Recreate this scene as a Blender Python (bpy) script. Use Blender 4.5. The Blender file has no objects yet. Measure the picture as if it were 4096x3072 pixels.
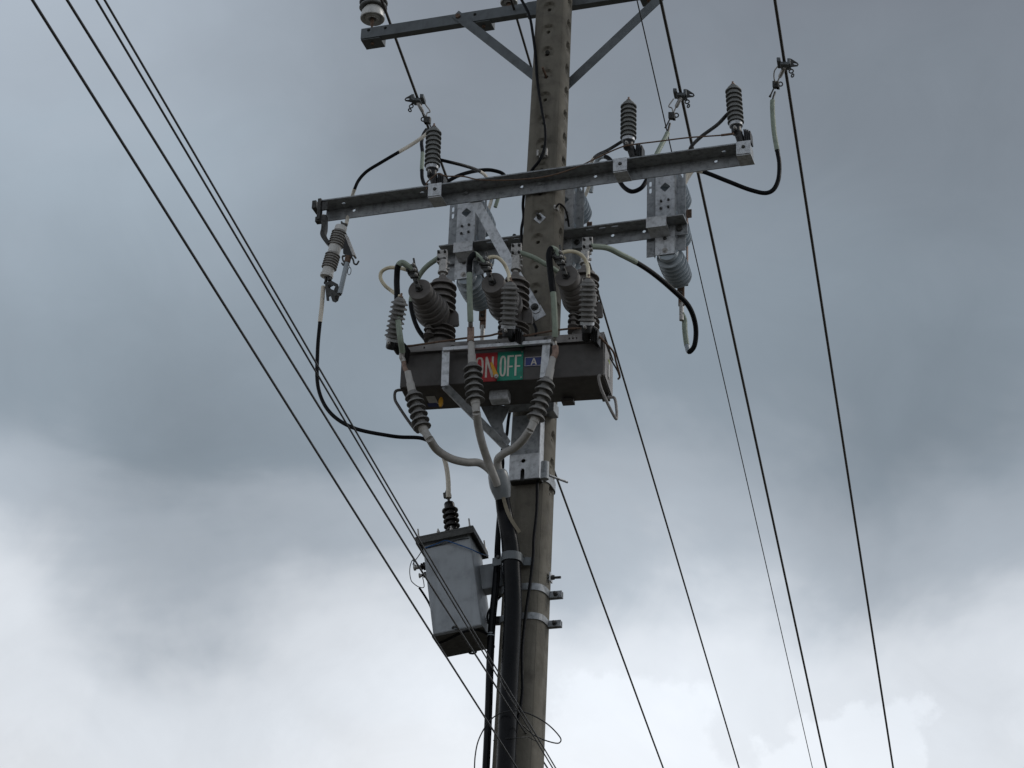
import bpy, bmesh, math, random
from mathutils import Vector, Matrix, geometry
random.seed(7)
R = math.radians
scn = bpy.context.scene
COL = scn.collection

# ------------------------------------------------------------------ camera
PITCH, ROLL, LENS, DIST = R(27), R(2.0), 84.0, 14.0
CAM = Vector((0, -DIST*math.cos(PITCH), 1.6))
FWD = Vector((0, math.cos(PITCH), math.sin(PITCH)))
UP0 = Vector((0, -math.sin(PITCH), math.cos(PITCH)))
RT0 = Vector((1, 0, 0))
RT = RT0*math.cos(ROLL) + UP0*math.sin(ROLL)
UPV = UP0*math.cos(ROLL) - RT0*math.sin(ROLL)
cd = bpy.data.cameras.new('camera'); cam = bpy.data.objects.new('camera', cd); COL.objects.link(cam)
cd.lens = LENS; cd.sensor_width = 36; cd.clip_end = 9000; cd.clip_start = 0.05
m = Matrix((RT, UPV, -FWD)).transposed().to_4x4(); m.translation = CAM
cam.matrix_world = m
scn.camera = cam
scn.render.resolution_x, scn.render.resolution_y = 1024, 768

# ------------------------------------------------------------------ world
SUN_EL, SUN_AZ = R(40), R(76)          # azimuth from +Y towards +X
w = bpy.data.worlds.new('World'); scn.world = w; w.use_nodes = True
nt = w.node_tree; N = nt.nodes; L = nt.links; N.clear()
def nd(tree, t, **kw):
    n = tree.nodes.new(t)
    for k, v in kw.items():
        if k.startswith('i_'):
            n.inputs[int(k[2:])].default_value = v
        else:
            setattr(n, k, v)
    return n
def math_(tree, op, a, b=None, clamp=False):
    n = tree.nodes.new('ShaderNodeMath'); n.operation = op; n.use_clamp = clamp
    for i, x in enumerate((a, b)):
        if x is None: continue
        if isinstance(x, (int, float)): n.inputs[i].default_value = x
        else: tree.links.new(x, n.inputs[i])
    return n.outputs[0]
def ramp(tree, fac, stops, interp='LINEAR'):
    n = tree.nodes.new('ShaderNodeValToRGB'); e = n.color_ramp.elements
    n.color_ramp.interpolation = interp
    while len(e) < len(stops): e.new(0.5)
    for i, (p, c) in enumerate(stops):
        e[i].position = p; e[i].color = (*c, 1) if len(c) == 3 else c
    tree.links.new(fac, n.inputs[0]); return n.outputs[0]
def noise(tree, vec, scale, detail=4, rough=.5, off=(0, 0, 0), dist=0.0, stretch=(1, 1, 1)):
    mp = tree.nodes.new('ShaderNodeMapping'); mp.inputs[1].default_value = off; mp.inputs[3].default_value = stretch
    tree.links.new(vec, mp.inputs[0])
    n = tree.nodes.new('ShaderNodeTexNoise'); n.inputs['Scale'].default_value = scale
    n.inputs['Detail'].default_value = detail; n.inputs['Roughness'].default_value = rough
    n.inputs['Distortion'].default_value = dist
    tree.links.new(mp.outputs[0], n.inputs['Vector']); return n.outputs['Fac']

sky = nd(nt, 'ShaderNodeTexSky', sky_type='NISHITA', sun_disc=False)
sky.sun_elevation = SUN_EL; sky.sun_rotation = SUN_AZ
tc = nd(nt, 'ShaderNodeTexCoord'); DIR = tc.outputs['Generated']
sep = nd(nt, 'ShaderNodeSeparateXYZ'); L.new(DIR, sep.inputs[0])
n1 = noise(nt, DIR, 5.0, 5, .55, (3.1, 1.7, .4), .5, (1, 1, 1.6))
n2 = noise(nt, DIR, 2.6, 3, .5, (.3, 5.2, 2.2), .3, (1, 1, 1.3))
n3 = noise(nt, DIR, 16, 6, .6, (7.3, .6, 1.9), .8, (1, 1, 1.2))
wn = nt.nodes.new('ShaderNodeTexNoise'); wn.inputs['Scale'].default_value = 9; wn.inputs['Detail'].default_value = 5; L.new(DIR, wn.inputs['Vector'])
wsub = nd(nt, 'ShaderNodeVectorMath', operation='SUBTRACT'); L.new(wn.outputs['Color'], wsub.inputs[0]); wsub.inputs[1].default_value = (.5, .5, .5)
wsc = nd(nt, 'ShaderNodeVectorMath', operation='SCALE'); L.new(wsub.outputs[0], wsc.inputs[0]); wsc.inputs['Scale'].default_value = .11
wdir = nd(nt, 'ShaderNodeVectorMath', operation='ADD'); L.new(DIR, wdir.inputs[0]); L.new(wsc.outputs[0], wdir.inputs[1])
def sky_dir(x, y):
    F = LENS/36*2212; return (FWD + RT*((x-1106)/F) - UPV*((y-829.5)/F)).normalized()
# cloud deck: pale and thin low down, thick and grey-blue above, edges pushed about by noise
e = math_(nt, 'ADD', sep.outputs['Z'], math_(nt, 'MULTIPLY', math_(nt, 'SUBTRACT', n1, .5), .15))
e = math_(nt, 'ADD', e, math_(nt, 'MULTIPLY', math_(nt, 'SUBTRACT', n3, .5), .05))
for (x, y, rr, amp) in [(330, 1180, .09, .050), (560, 1060, .08, .015), (2050, 1060, .09, .020), (-40, 840, .07, .05), (900, 1500, .12, -.025)]:
    ds = nd(nt, 'ShaderNodeVectorMath', operation='DISTANCE'); L.new(wdir.outputs[0], ds.inputs[0]); ds.inputs[1].default_value = sky_dir(x, y)
    mr = nd(nt, 'ShaderNodeMapRange', interpolation_type='SMOOTHSTEP'); L.new(ds.outputs['Value'], mr.inputs['Value'])
    mr.inputs['From Min'].default_value = rr; mr.inputs['From Max'].default_value = 0; mr.inputs['To Min'].default_value = 0; mr.inputs['To Max'].default_value = amp
    e = math_(nt, 'ADD', e, mr.outputs[0])
deck = ramp(nt, e, [(0.0, (.60, .63, .68)), (.26, (.79, .815, .85)), (.345, (.73, .77, .82)), (.405, (.43, .48, .535)),
                    (.46, (.268, .318, .365)), (.55, (.25, .285, .325)), (.66, (.215, .235, .27)), (1.0, (.15, .163, .185))], 'EASE')
var = math_(nt, 'ADD', math_(nt, 'MULTIPLY', math_(nt, 'SUBTRACT', n2, .5), .55), 1.0)
var = math_(nt, 'ADD', var, math_(nt, 'MULTIPLY', math_(nt, 'SUBTRACT', n3, .5), .24))
# broad cloud masses: thinner (brighter) and thicker (darker) parts of the deck, their edges warped by noise
for (x, y, rr, amp) in [(-80, -80, .23, .82), (2250, 250, .20, -.16), (0, 1080, .08, .10), (340, 1190, .08, -.05), (2020, 960, .11, -.13), (260, 760, .09, -.02), (1050, 1560, .10, .10), (1500, 1420, .08, .12)]:
    ds = nd(nt, 'ShaderNodeVectorMath', operation='DISTANCE'); L.new(wdir.outputs[0], ds.inputs[0]); ds.inputs[1].default_value = sky_dir(x, y)
    mr = nd(nt, 'ShaderNodeMapRange', interpolation_type='SMOOTHSTEP'); L.new(ds.outputs['Value'], mr.inputs['Value'])
    mr.inputs['From Min'].default_value = rr; mr.inputs['From Max'].default_value = 0; mr.inputs['To Min'].default_value = 0; mr.inputs['To Max'].default_value = amp
    var = math_(nt, 'ADD', var, mr.outputs[0])
# two cauliflower heads standing in front of the pale low sky
wn2 = nt.nodes.new('ShaderNodeTexNoise'); wn2.inputs['Scale'].default_value = 38; wn2.inputs['Detail'].default_value = 7; wn2.inputs['Roughness'].default_value = .6; L.new(DIR, wn2.inputs['Vector'])
ws2 = nd(nt, 'ShaderNodeVectorMath', operation='SUBTRACT'); L.new(wn2.outputs['Color'], ws2.inputs[0]); ws2.inputs[1].default_value = (.5, .5, .5)
wc2 = nd(nt, 'ShaderNodeVectorMath', operation='SCALE'); L.new(ws2.outputs[0], wc2.inputs[0]); wc2.inputs['Scale'].default_value = .055
wd2 = nd(nt, 'ShaderNodeVectorMath', operation='ADD'); L.new(wdir.outputs[0], wd2.inputs[0]); L.new(wc2.outputs[0], wd2.inputs[1])
for (x, y, rr, amp) in [(1420, 1640, .052, .10), (1880, 1700, .040, .11)]:
    ds = nd(nt, 'ShaderNodeVectorMath', operation='DISTANCE'); L.new(wd2.outputs[0], ds.inputs[0]); ds.inputs[1].default_value = sky_dir(x, y)
    mr = nd(nt, 'ShaderNodeMapRange', interpolation_type='SMOOTHSTEP'); L.new(ds.outputs['Value'], mr.inputs['Value'])
    mr.inputs['From Min'].default_value = rr; mr.inputs['From Max'].default_value = rr*.82; mr.inputs['To Min'].default_value = 0; mr.inputs['To Max'].default_value = amp
    var = math_(nt, 'ADD', var, mr.outputs[0])
mul = nd(nt, 'ShaderNodeVectorMath', operation='SCALE'); L.new(deck, mul.inputs[0]); L.new(var, mul.inputs['Scale'])
# white cumulus heads poking up through the low haze
n4 = noise(nt, DIR, 11, 6, .62, (1.2, 8.4, 3.3), .35)
low = ramp(nt, sep.outputs['Z'], [(.0, (1, 1, 1)), (.30, (1, 1, 1)), (.42, (0, 0, 0))])
cum = ramp(nt, n4, [(.48, (0, 0, 0)), (.60, (1, 1, 1))])
cf = math_(nt, 'MULTIPLY', math_(nt, 'MULTIPLY', low, cum), .045)
addc = nd(nt, 'ShaderNodeMixRGB', blend_type='ADD'); addc.inputs[0].default_value = 1
L.new(mul.outputs[0], addc.inputs[1])
cc = nd(nt, 'ShaderNodeCombineXYZ'); [L.new(cf, cc.inputs[i]) for i in range(3)]
L.new(cc.outputs[0], addc.inputs[2])
skb = nd(nt, 'ShaderNodeVectorMath', operation='SCALE'); L.new(sky.outputs[0], skb.inputs[0]); skb.inputs['Scale'].default_value = .10
mixs = nd(nt, 'ShaderNodeMixRGB', blend_type='MIX'); mixs.inputs[0].default_value = .94
L.new(skb.outputs[0], mixs.inputs[1]); L.new(addc.outputs[0], mixs.inputs[2])
bg = nd(nt, 'ShaderNodeBackground'); L.new(mixs.outputs[0], bg.inputs[0]); bg.inputs[1].default_value = 1.0
wo = nd(nt, 'ShaderNodeOutputWorld'); L.new(bg.outputs[0], wo.inputs[0])

# ------------------------------------------------------------------ sun
sd = bpy.data.lights.new('sun', 'SUN'); so = bpy.data.objects.new('sun', sd); COL.objects.link(so)
sd.energy = 0.95; sd.angle = R(25); sd.color = (1, .96, .9)
sdir = Vector((math.sin(SUN_AZ)*math.cos(SUN_EL), math.cos(SUN_AZ)*math.cos(SUN_EL), math.sin(SUN_EL)))
so.rotation_euler = (-sdir).to_track_quat('-Z', 'Y').to_euler(); so.location = (0, 0, 40)
vs = scn.view_settings
vs.view_transform = 'Standard'; vs.look = 'None'; vs.gamma = 1; vs.exposure = 0; vs.use_curve_mapping = False

# ------------------------------------------------------------------ photo-pixel surveying helpers
FPX = LENS/36*4096
ZR = {'F': (0, 0, .54004), 'R1': (1400, 0, 3.16), 'R2': (1900, 0, 2.765), 'R3': (2300, 250, 2.212), 'R4': (1200, 450, 2.4578),
      'R5': (1750, 600, 3.16), 'R6': (2200, 650, 3.16), 'R7': (1200, 850, 3.6875), 'R8': (1500, 950, 3.6867),
      'S1': (1900, 950, 3.6867), 'S2': (1550, 1300, 4.424), 'S3': (1850, 1300, 3.386), 'S4': (1600, 1600, 2.949),
      'S5': (1600, 1950, 4.424), 'S6': (1600, 2200, 3.16), 'S7': (1850, 2550, 3.16), 'S8': (2500, 850, 2.765),
      'T1': (2600, 150, 3.16), 'T2': (1900, 0, 4.424)}
def ray(k, x, y):
    x0, y0, s = ZR[k]; X = x0+x/s; Y = y0+y/s
    return FWD + RT*((X-2048)/FPX) - UPV*((Y-1536)/FPX)
def onplane(d, p0, n):
    return CAM + d*((p0-CAM).dot(n)/d.dot(n))
Y0 = Vector((0, 1, 0)); ZA = Vector((0, 0, 1))
PC = onplane(ray('F', 1158, 830), Vector((0, 0, 0)), Y0)          # a point on the pole's axis
def axes(deg):
    a = R(deg); return Vector((math.cos(a), -math.sin(a), 0)), Vector((math.sin(a), math.cos(a), 0))
UA, VA = axes(18); UB, VB = axes(12)
def P(k, x, y, v): return onplane(ray(k, x, y), PC+VA*v, VA)       # v: metres behind (+) / before (-) the pole axis
def PB(k, x, y, v): return onplane(ray(k, x, y), PC+VB*v, VB)
def pxm(p): return (p-CAM).dot(FWD)/FPX                            # metres per photo pixel at p

# ------------------------------------------------------------------ materials
def mat(name, base, rough=.6, metal=0.0, var=.25, scale=18, spec=.5, col2=None, bump=.0, bscale=120, coat=0, stretch=(1, 1, 1), streak=None):
    m = bpy.data.materials.new(name); m.use_nodes = True; t = m.node_tree
    b = t.nodes['Principled BSDF']; tcn = t.nodes.new('ShaderNodeTexCoord'); vec = tcn.outputs['Object']
    g = t.nodes.new('ShaderNodeNewGeometry'); pos = g.outputs['Position']
    f1 = noise(t, pos, scale, 6, .6, (random.random()*9,)*3, 0.2, stretch)
    c2 = col2 or tuple(c*(1-var*1.6) for c in base); c1 = tuple(min(1, c*(1+var*.6)) for c in base)
    col = ramp(t, f1, [(.32, c2), (.5, base), (.7, c1)])
    if streak:
        f2 = noise(t, pos, streak[0], 4, .6, (2, 4, 1), .4, (1, 1, .12))
        mx = t.nodes.new('ShaderNodeMixRGB'); mx.inputs[2].default_value = (*streak[1], 1)
        t.links.new(col, mx.inputs[1])
        t.links.new(ramp(t, f2, [(.52, (0, 0, 0)), (.72, (streak[2],)*3)]), mx.inputs[0]); col = mx.outputs[0]
    t.links.new(col, b.inputs['Base Color'])
    b.inputs['Metallic'].default_value = metal; b.inputs['Specular IOR Level'].default_value = spec
    t.links.new(ramp(t, noise(t, pos, scale*2.3, 4), [(.3, (rough*.8,)*3), (.7, (min(1, rough*1.2),)*3)]), b.inputs['Roughness'])
    if coat: b.inputs['Coat Weight'].default_value = coat
    if bump:
        bn = t.nodes.new('ShaderNodeBump'); bn.inputs['Strength'].default_value = bump; bn.inputs['Distance'].default_value = .004
        t.links.new(noise(t, pos, bscale, 5, .6), bn.inputs['Height']); t.links.new(bn.outputs[0], b.inputs['Normal'])
    return m
M = {}
M['concrete'] = mat('concrete', (.168, .156, .130), .9, 0, .20, 9, .3, bump=.5, bscale=60, streak=(14, (.100, .092, .076), .7))
M['galv'] = mat('galvanized', (.30, .318, .335), .5, .4, .28, 30, .5, bump=.12, bscale=90, streak=(26, (.18, .188, .196), .65))
M['paintgrey'] = mat('grey_blue_paint', (.13, .145, .155), .5, .2, .14, 14, .45, streak=(20, (.09, .10, .105), .5))
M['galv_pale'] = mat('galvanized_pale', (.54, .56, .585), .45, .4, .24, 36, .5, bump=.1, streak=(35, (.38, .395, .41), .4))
M['steel'] = mat('dark_steel', (.06, .06, .058), .5, .5, .35, 60, .5, bump=.15)
M['alu'] = mat('aluminium', (.40, .39, .375), .5, .6, .25, 70, .5)
M['rust'] = mat('rusty_steel', (.17, .115, .085), .75, .2, .3, 70, .3)
M['copper'] = mat('tarnished_copper', (.27, .19, .155), .6, .4, .25, 60, .4)
M['polymer'] = mat('grey_polymer', (.205, .202, .196), .62, 0, .14, 30, .35)
M['polymer_cool'] = mat('cool_grey_polymer', (.20, .208, .205), .6, 0, .14, 30, .35)
M['epoxy'] = mat('taupe_epoxy', (.150, .139, .131), .55, 0, .12, 22, .4)
M['bluegrey'] = mat('blue_grey_porcelain', (.34, .39, .43), .36, 0, .10, 20, .5)
M['brown'] = mat('brown_glaze', (.013, .0105, .010), .25, 0, .2, 20, .3)
M['porcelain'] = mat('white_porcelain', (.62, .62, .60), .3, 0, .12, 22, .5)
M['cutgrey'] = mat('cutout_grey', (.30, .29, .275), .5, 0, .1, 25, .4)
M['black'] = mat('black_jacket', (.0065, .0072, .009), .55, 0, .25, 25, .14)
M['gloss_black'] = mat('glossy_black_jacket', (.0055, .0062, .008), .3, 0, .25, 25, .12)
M['plastic'] = mat('black_plastic', (.012, .0125, .014), .42, 0, .25, 40, .45)
M['cream'] = mat('cream_sleeve', (.66, .60, .45), .6, 0, .08, 30, .35)
M['white_sleeve'] = mat('white_sleeve', (.70, .65, .56), .6, 0, .08, 30, .35)
M['green'] = mat('sage_sleeve', (.27, .32, .26), .6, 0, .12, 30, .35)
M['tank'] = mat('taupe_paint', (.078, .073, .070), .55, 0, .14, 12, .35, streak=(22, (.058, .054, .052), .5))
M['tank_pale'] = mat('pale_flange_and_lit_end_paint', (.28, .268, .262), .55, .1, .15, 20, .4)  # lid flange's own tone; the end cover's lit brightness is painted with it
M['trafo'] = mat('pale_grey_paint', (.31, .335, .36), .5, .05, .16, 9, .45, streak=(18, (.215, .228, .238), .7))
M['trafo_lid'] = mat('weathered_lid_paint', (.065, .066, .064), .6, .05, .3, 22, .4)
M['sheath'] = mat('grey_heatshrink', (.44, .43, .41), .6, 0, .1, 30, .35)
M['boot'] = mat('grey_boot', (.215, .235, .25), .35, 0, .1, 20, .5)
M['red'] = mat('red_enamel', (.40, .013, .018), .45, 0, .16, 30, .45, streak=(45, (.24, .012, .014), .6))
M['signgreen'] = mat('green_enamel', (.0, .225, .145), .45, 0, .16, 30, .45, streak=(45, (.01, .14, .095), .6))
M['signwhite'] = mat('sign_white', (.60, .56, .50), .5, 0, .12, 40, .4)
M['blue'] = mat('blue_enamel', (.012, .028, .16), .45, 0, .1, 20, .5)
M['yellow'] = mat('yellow_paint', (.60, .30, .012), .5, 0, .12, 25, .4)
M['lime'] = mat('lime_tape', (.42, .5, .04), .5, 0, .1, 25, .4)
M['label'] = mat('paper_label', (.55, .55, .54), .6, 0, .1, 40, .3)
M['bluewire'] = mat('blue_wire', (.03, .10, .26), .5, 0, .1, 25, .4)
M['wire'] = mat('weathered_conductor', (.052, .047, .040), .6, .1, .25, 20, .4)
M['thinwire'] = mat('dark_service_wire', (.028, .029, .031), .5, .1, .25, 20, .4)
M['tape'] = mat('tan_tape', (.30, .27, .21), .6, 0, .12, 30, .35)
M['ground'] = mat('dry_verge', (.115, .105, .088), .95, 0, .4, .35, .2, col2=(.085, .088, .062))

# ------------------------------------------------------------------ mesh building
class MB:
    def __init__(s): s.v = []; s.f = []; s.sm = []
    def add(s, vs, fs, smooth=False):
        o = len(s.v); s.v += [Vector(x) for x in vs]; s.f += [tuple(i+o for i in f) for f in fs]; s.sm += [smooth]*len(fs)
        return s
    def box(s, c, ex, ey, ez, hx, hy, hz):
        c = Vector(c); vs = [c+ex*(hx*a)+ey*(hy*b)+ez*(hz*d) for a in (-1, 1) for b in (-1, 1) for d in (-1, 1)]
        return s.add(vs, [(0, 1, 3, 2), (4, 6, 7, 5), (0, 4, 5, 1), (2, 3, 7, 6), (0, 2, 6, 4), (1, 5, 7, 3)])
    def bbox(s, c, ex, ey, ez, hx, hy, hz, bev=.004):              # bevelled box
        bev = min(bev, hx*.45, hy*.45, hz*.45); bm = bmesh.new(); bmesh.ops.create_cube(bm, size=2)
        for v in bm.verts: v.co = Vector((v.co.x*hx, v.co.y*hy, v.co.z*hz))
        bmesh.ops.bevel(bm, geom=bm.edges[:], offset=bev, segments=2, profile=.5, affect='EDGES')
        bm.verts.index_update(); vs = [Vector(c)+ex*v.co.x+ey*v.co.y+ez*v.co.z for v in bm.verts]
        fs = [tuple(v.index for v in f.verts) for f in bm.faces]; bm.free(); return s.add(vs, fs)
    def lathe(s, prof, o, axis, seg=28, smooth=True, cap=True):      # prof: (r, h) from the base up
        o = Vector(o); ax = Vector(axis).normalized()
        x = ax.orthogonal().normalized(); y = ax.cross(x)
        vs = []; fs = []; n = len(prof)
        for r, h in prof:
            for k in range(seg):
                a = 2*math.pi*k/seg; vs.append(o+ax*h+(x*math.cos(a)+y*math.sin(a))*r)
        for i in range(n-1):
            for k in range(seg):
                k2 = (k+1) % seg; fs.append((i*seg+k, i*seg+k2, (i+1)*seg+k2, (i+1)*seg+k))
        s.add(vs, fs, smooth)
        if cap:
            b = len(s.v)-len(vs)
            if prof[0][0] > 1e-5: s.f.append(tuple(b+k for k in reversed(range(seg)))); s.sm.append(False)
            if prof[-1][0] > 1e-5: s.f.append(tuple(b+(n-1)*seg+k for k in range(seg))); s.sm.append(False)
        return s
    def cyl(s, a, b, r, seg=14, r2=None):
        a = Vector(a); b = Vector(b); h = (b-a).length
        return s.lathe([(r, 0), (r if r2 is None else r2, h)], a, b-a, seg)
    def tube(s, pts, r, seg=10, caps=True):
        pts = [Vector(p) for p in pts]; n = len(pts); vs = []; fs = []
        rr = r if isinstance(r, (list, tuple)) else [r]*n
        t = (pts[1]-pts[0]).normalized(); x = t.orthogonal().normalized()
        for i in range(n):
            t = (pts[min(i+1, n-1)]-pts[max(i-1, 0)])
            if t.length < 1e-9: t = Vector((0, 0, 1))
            t.normalize(); x = (x-t*x.dot(t)).normalized(); y = t.cross(x)
            for k in range(seg):
                a = 2*math.pi*k/seg; vs.append(pts[i]+(x*math.cos(a)+y*math.sin(a))*rr[i])
        for i in range(n-1):
            for k in range(seg):
                k2 = (k+1) % seg; fs.append((i*seg+k, i*seg+k2, (i+1)*seg+k2, (i+1)*seg+k))
        s.add(vs, fs, True)
        if caps:
            b = len(s.v)-len(vs)
            s.f.append(tuple(b+k for k in reversed(range(seg)))); s.sm.append(False)
            s.f.append(tuple(b+(n-1)*seg+k for k in range(seg))); s.sm.append(False)
        return s
    def plate(s, outer, holes, o, ex, ey, th):                       # flat plate with real holes, thickness along ex x ey
        o = Vector(o); nrm = ex.cross(ey).normalized(); loops = [outer]+list(holes)
        flat = [p for l in loops for p in l]
        tris = geometry.tessellate_polygon([[Vector((p[0], p[1], 0)) for p in l] for l in loops])
        n = len(flat)
        vs = [o+ex*p[0]+ey*p[1]+nrm*(th/2) for p in flat]+[o+ex*p[0]+ey*p[1]-nrm*(th/2) for p in flat]
        fs = []
        for a, b, c in tris:
            A, B, C = flat[a], flat[b], flat[c]
            if (B[0]-A[0])*(C[1]-A[1])-(B[1]-A[1])*(C[0]-A[0]) < 0: a, b, c = a, c, b
            fs.append((a, b, c)); fs.append((a+n, c+n, b+n))
        i = 0
        for l in loops:
            area = sum(l[j][0]*l[(j+1) % len(l)][1]-l[(j+1) % len(l)][0]*l[j][1] for j in range(len(l)))
            inward = (l is not outer)
            for j in range(len(l)):
                a = i+j; b = i+(j+1) % len(l)
                q = (a, a+n, b+n, b)
                if (area < 0) != inward: q = q[::-1]
                fs.append(q)
            i += len(l)
        return s.add(vs, fs)
    def build(s, name, material, parent=None):
        base = OFF.get(parent, Vector((0, 0, 0))) if parent is not None else sum(s.v, Vector((0, 0, 0)))/max(1, len(s.v))
        me = bpy.data.meshes.new(name); me.from_pydata([v-base for v in s.v], [], s.f); me.update()
        me.polygons.foreach_set('use_smooth', s.sm)
        if any(s.sm): me.set_sharp_from_angle(angle=R(34))
        me.materials.append(M[material] if isinstance(material, str) else material)
        o = bpy.data.objects.new(name, me); COL.objects.link(o)
        if parent is not None: o.parent = parent
        else: o.location = base
        OFF[o] = base
        return o
OFF = {}
def thing(name, label, cat, loc, group=None):
    o = bpy.data.objects.new(name, None); COL.objects.link(o); o.location = loc; o.empty_display_size = .1
    o['label'] = label; o['category'] = cat
    if group: o['group'] = group
    OFF[o] = Vector(loc); return o
def tag(o, label, cat, group=None):
    o['label'] = label; o['category'] = cat
    if group: o['group'] = group
    return o
def circ(x, y, r, n=12): return [(x+r*math.cos(2*math.pi*k/n), y+r*math.sin(2*math.pi*k/n)) for k in range(n)]
def slot(x, y, l, r, n=6, vert=False):
    pts = []
    for k in range(n+1): a = -math.pi/2+math.pi*k/n; pts.append((l/2+r*math.cos(a), r*math.sin(a)))
    for k in range(n+1): a = math.pi/2+math.pi*k/n; pts.append((-l/2+r*math.cos(a), r*math.sin(a)))
    if vert: pts = [(-b, a) for a, b in pts]
    return [(x+a, y+b) for a, b in pts]
def rect(x0, y0, x1, y1): return [(x0, y0), (x1, y0), (x1, y1), (x0, y1)]
def bolt(parent, p, axis, r=.012, h=.012, material='steel', stud=0.0, washer=0.0, name='bolt'):
    ax = Vector(axis).normalized(); p = Vector(p); b = MB()
    if washer: b.lathe([(washer, -.001), (washer, .003)], p, ax, 16)
    b.lathe([(r*.95, 0), (r, .001), (r, h*.85), (r*.85, h)], p, ax, 6, False)
    if stud: b.lathe([(r*.5, 0), (r*.5, h+stud)], p, ax, 8)
    return b.build(name, material, parent)
def smooth(pts, sub=8):
    pts = [Vector(p) for p in pts]
    if len(pts) == 2: return [pts[0].lerp(pts[1], k/sub) for k in range(sub+1)], [0, sub]
    out = []; idx = []; q = [pts[0]*2-pts[1]]+pts+[pts[-1]*2-pts[-2]]
    for i in range(1, len(q)-2):
        idx.append(len(out)); p0, p1, p2, p3 = q[i-1:i+3]
        for k in range(sub):
            def kn(t, a, b): return t+max(1e-5, (b-a).length)**.5
            t0 = 0; t1 = kn(t0, p0, p1); t2 = kn(t1, p1, p2); t3 = kn(t2, p2, p3); t = t1+(t2-t1)*k/sub
            A1 = p0*((t1-t)/(t1-t0))+p1*((t-t0)/(t1-t0)); A2 = p1*((t2-t)/(t2-t1))+p2*((t-t1)/(t2-t1)); A3 = p2*((t3-t)/(t3-t2))+p3*((t-t2)/(t3-t2))
            B1 = A1*((t2-t)/(t2-t0))+A2*((t-t0)/(t2-t0)); B2 = A2*((t3-t)/(t3-t1))+A3*((t-t1)/(t3-t1))
            out.append(B1*((t2-t)/(t2-t1))+B2*((t-t1)/(t2-t1)))
    idx.append(len(out)); out.append(pts[-1]); return out, idx
def cable(name, label, cat, pts, r, group=None, seg=10, sub=8):
    """pts: (point, material-from-here or None[, radius factor])"""
    path, idx = smooth([p[0] for p in pts], sub)
    runs = []; cur = None
    for j, p in enumerate(pts):
        if p[1] is not None: runs.append([j, p[1], p[2] if len(p) > 2 else 1.0])
    if len(runs) == 1:
        return tag(MB().tube(path, r*runs[0][2], seg).build(name, runs[0][1]), label, cat, group)
    root = thing(name, label, cat, path[0], group)
    for i, (j, mt, rf) in enumerate(runs):
        a = idx[j]; b = idx[runs[i+1][0]] if i+1 < len(runs) else len(path)-1
        MB().tube(path[a:b+1], r*rf, seg).build({'black': 'jacket', 'alu': 'bare_lug', 'steel': 'bare_conductor', 'copper': 'bare_lug'}.get(mt, 'sleeve'), mt, root)
    return root
def sheds(n, rc, rs, length, droop=.28, th=.16, z0=0.0):
    p = length/n; pr = []
    for i in range(n):
        z = z0+i*p
        pr += [(rc, z+.02*p), (rc, z+.30*p), (rc+(rs-rc)*.5, z+(.30-droop*.35)*p+.1*p), (rs*.985, z+.30*p-droop*p+.12*p), (rs, z+.30*p-droop*p+.17*p),
               (rs*.985, z+.30*p-droop*p+(.17+th)*p), (rc+(rs-rc)*.45, z+.52*p), (rc, z+.66*p)]
    pr.append((rc, z0+length)); return pr

# ------------------------------------------------------------------ ground
g = MB(); n = 48; ring = [0.01, 3, 10, 40, 200, 1200, 5000]
for i, rr in enumerate(ring):
    for k in range(n): g.v.append(Vector((rr*math.cos(2*math.pi*k/n), rr*math.sin(2*math.pi*k/n), 0)))
for i in range(len(ring)-1):
    for k in range(n): g.f.append((i*n+k, (i+1)*n+k, (i+1)*n+(k+1) % n, i*n+(k+1) % n)); g.sm.append(False)
gr = g.build('ground', 'ground'); gr['kind'] = 'structure'

# ------------------------------------------------------------------ pole
AT = onplane(ray('F', 1198, 0), Vector((0, 0, 0)), Y0); AB = onplane(ray('F', 1119, 1659), Vector((0, 0, 0)), Y0)
slope = (AT-AB)/(AT.z-AB.z)
def axis_at(z): return AB+slope*(z-AB.z)
RT_, RB_ = 38.5*1.8517*pxm(AT), 56*1.8517*pxm(AB)
def pole_r(z): return RB_+(RT_-RB_)*(z-AB.z)/(AT.z-AB.z)           # silhouette half width
def supere(c, s, n=3.4): return (abs(c)**n+abs(s)**n)**(-1/n)
_w = max(abs((UA*math.cos(t)*supere(math.cos(t), math.sin(t))+VA*math.sin(t)*supere(math.cos(t), math.sin(t))).x) for t in [k*.01 for k in range(628)])
def face_pt(z, ang, extra=0):                                        # ang measured from UA towards VA
    c, s = math.cos(ang), math.sin(ang); rr = pole_r(z)/_w*supere(c, s)+extra
    return axis_at(z)+(UA*c+VA*s)*rr
def zof(k, x, y, v=-.11): return P(k, x, y, v).z
h1 = zof('R2', 838, 78); h2 = zof('R2', 783, 1082); DZ = (h1-h2)/4
front_holes = [h1+DZ*i for i in range(2, -40, -1)]; front_holes = [z for z in front_holes if z > zof('S4', 1450, 500)]
right_holes = [z-DZ*.52 for z in front_holes]+[front_holes[-1]-DZ*1.52, front_holes[-1]-DZ*2.52]
def pocket(t, dz, w):
    up = max(0.0, min(1.0, (dz+.046)/.085)); side = max(0.0, 1-(w/.046)**2)
    return .020*min(1, t*3.2)*(.12+.88*up**1.3)*side**.6
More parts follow.
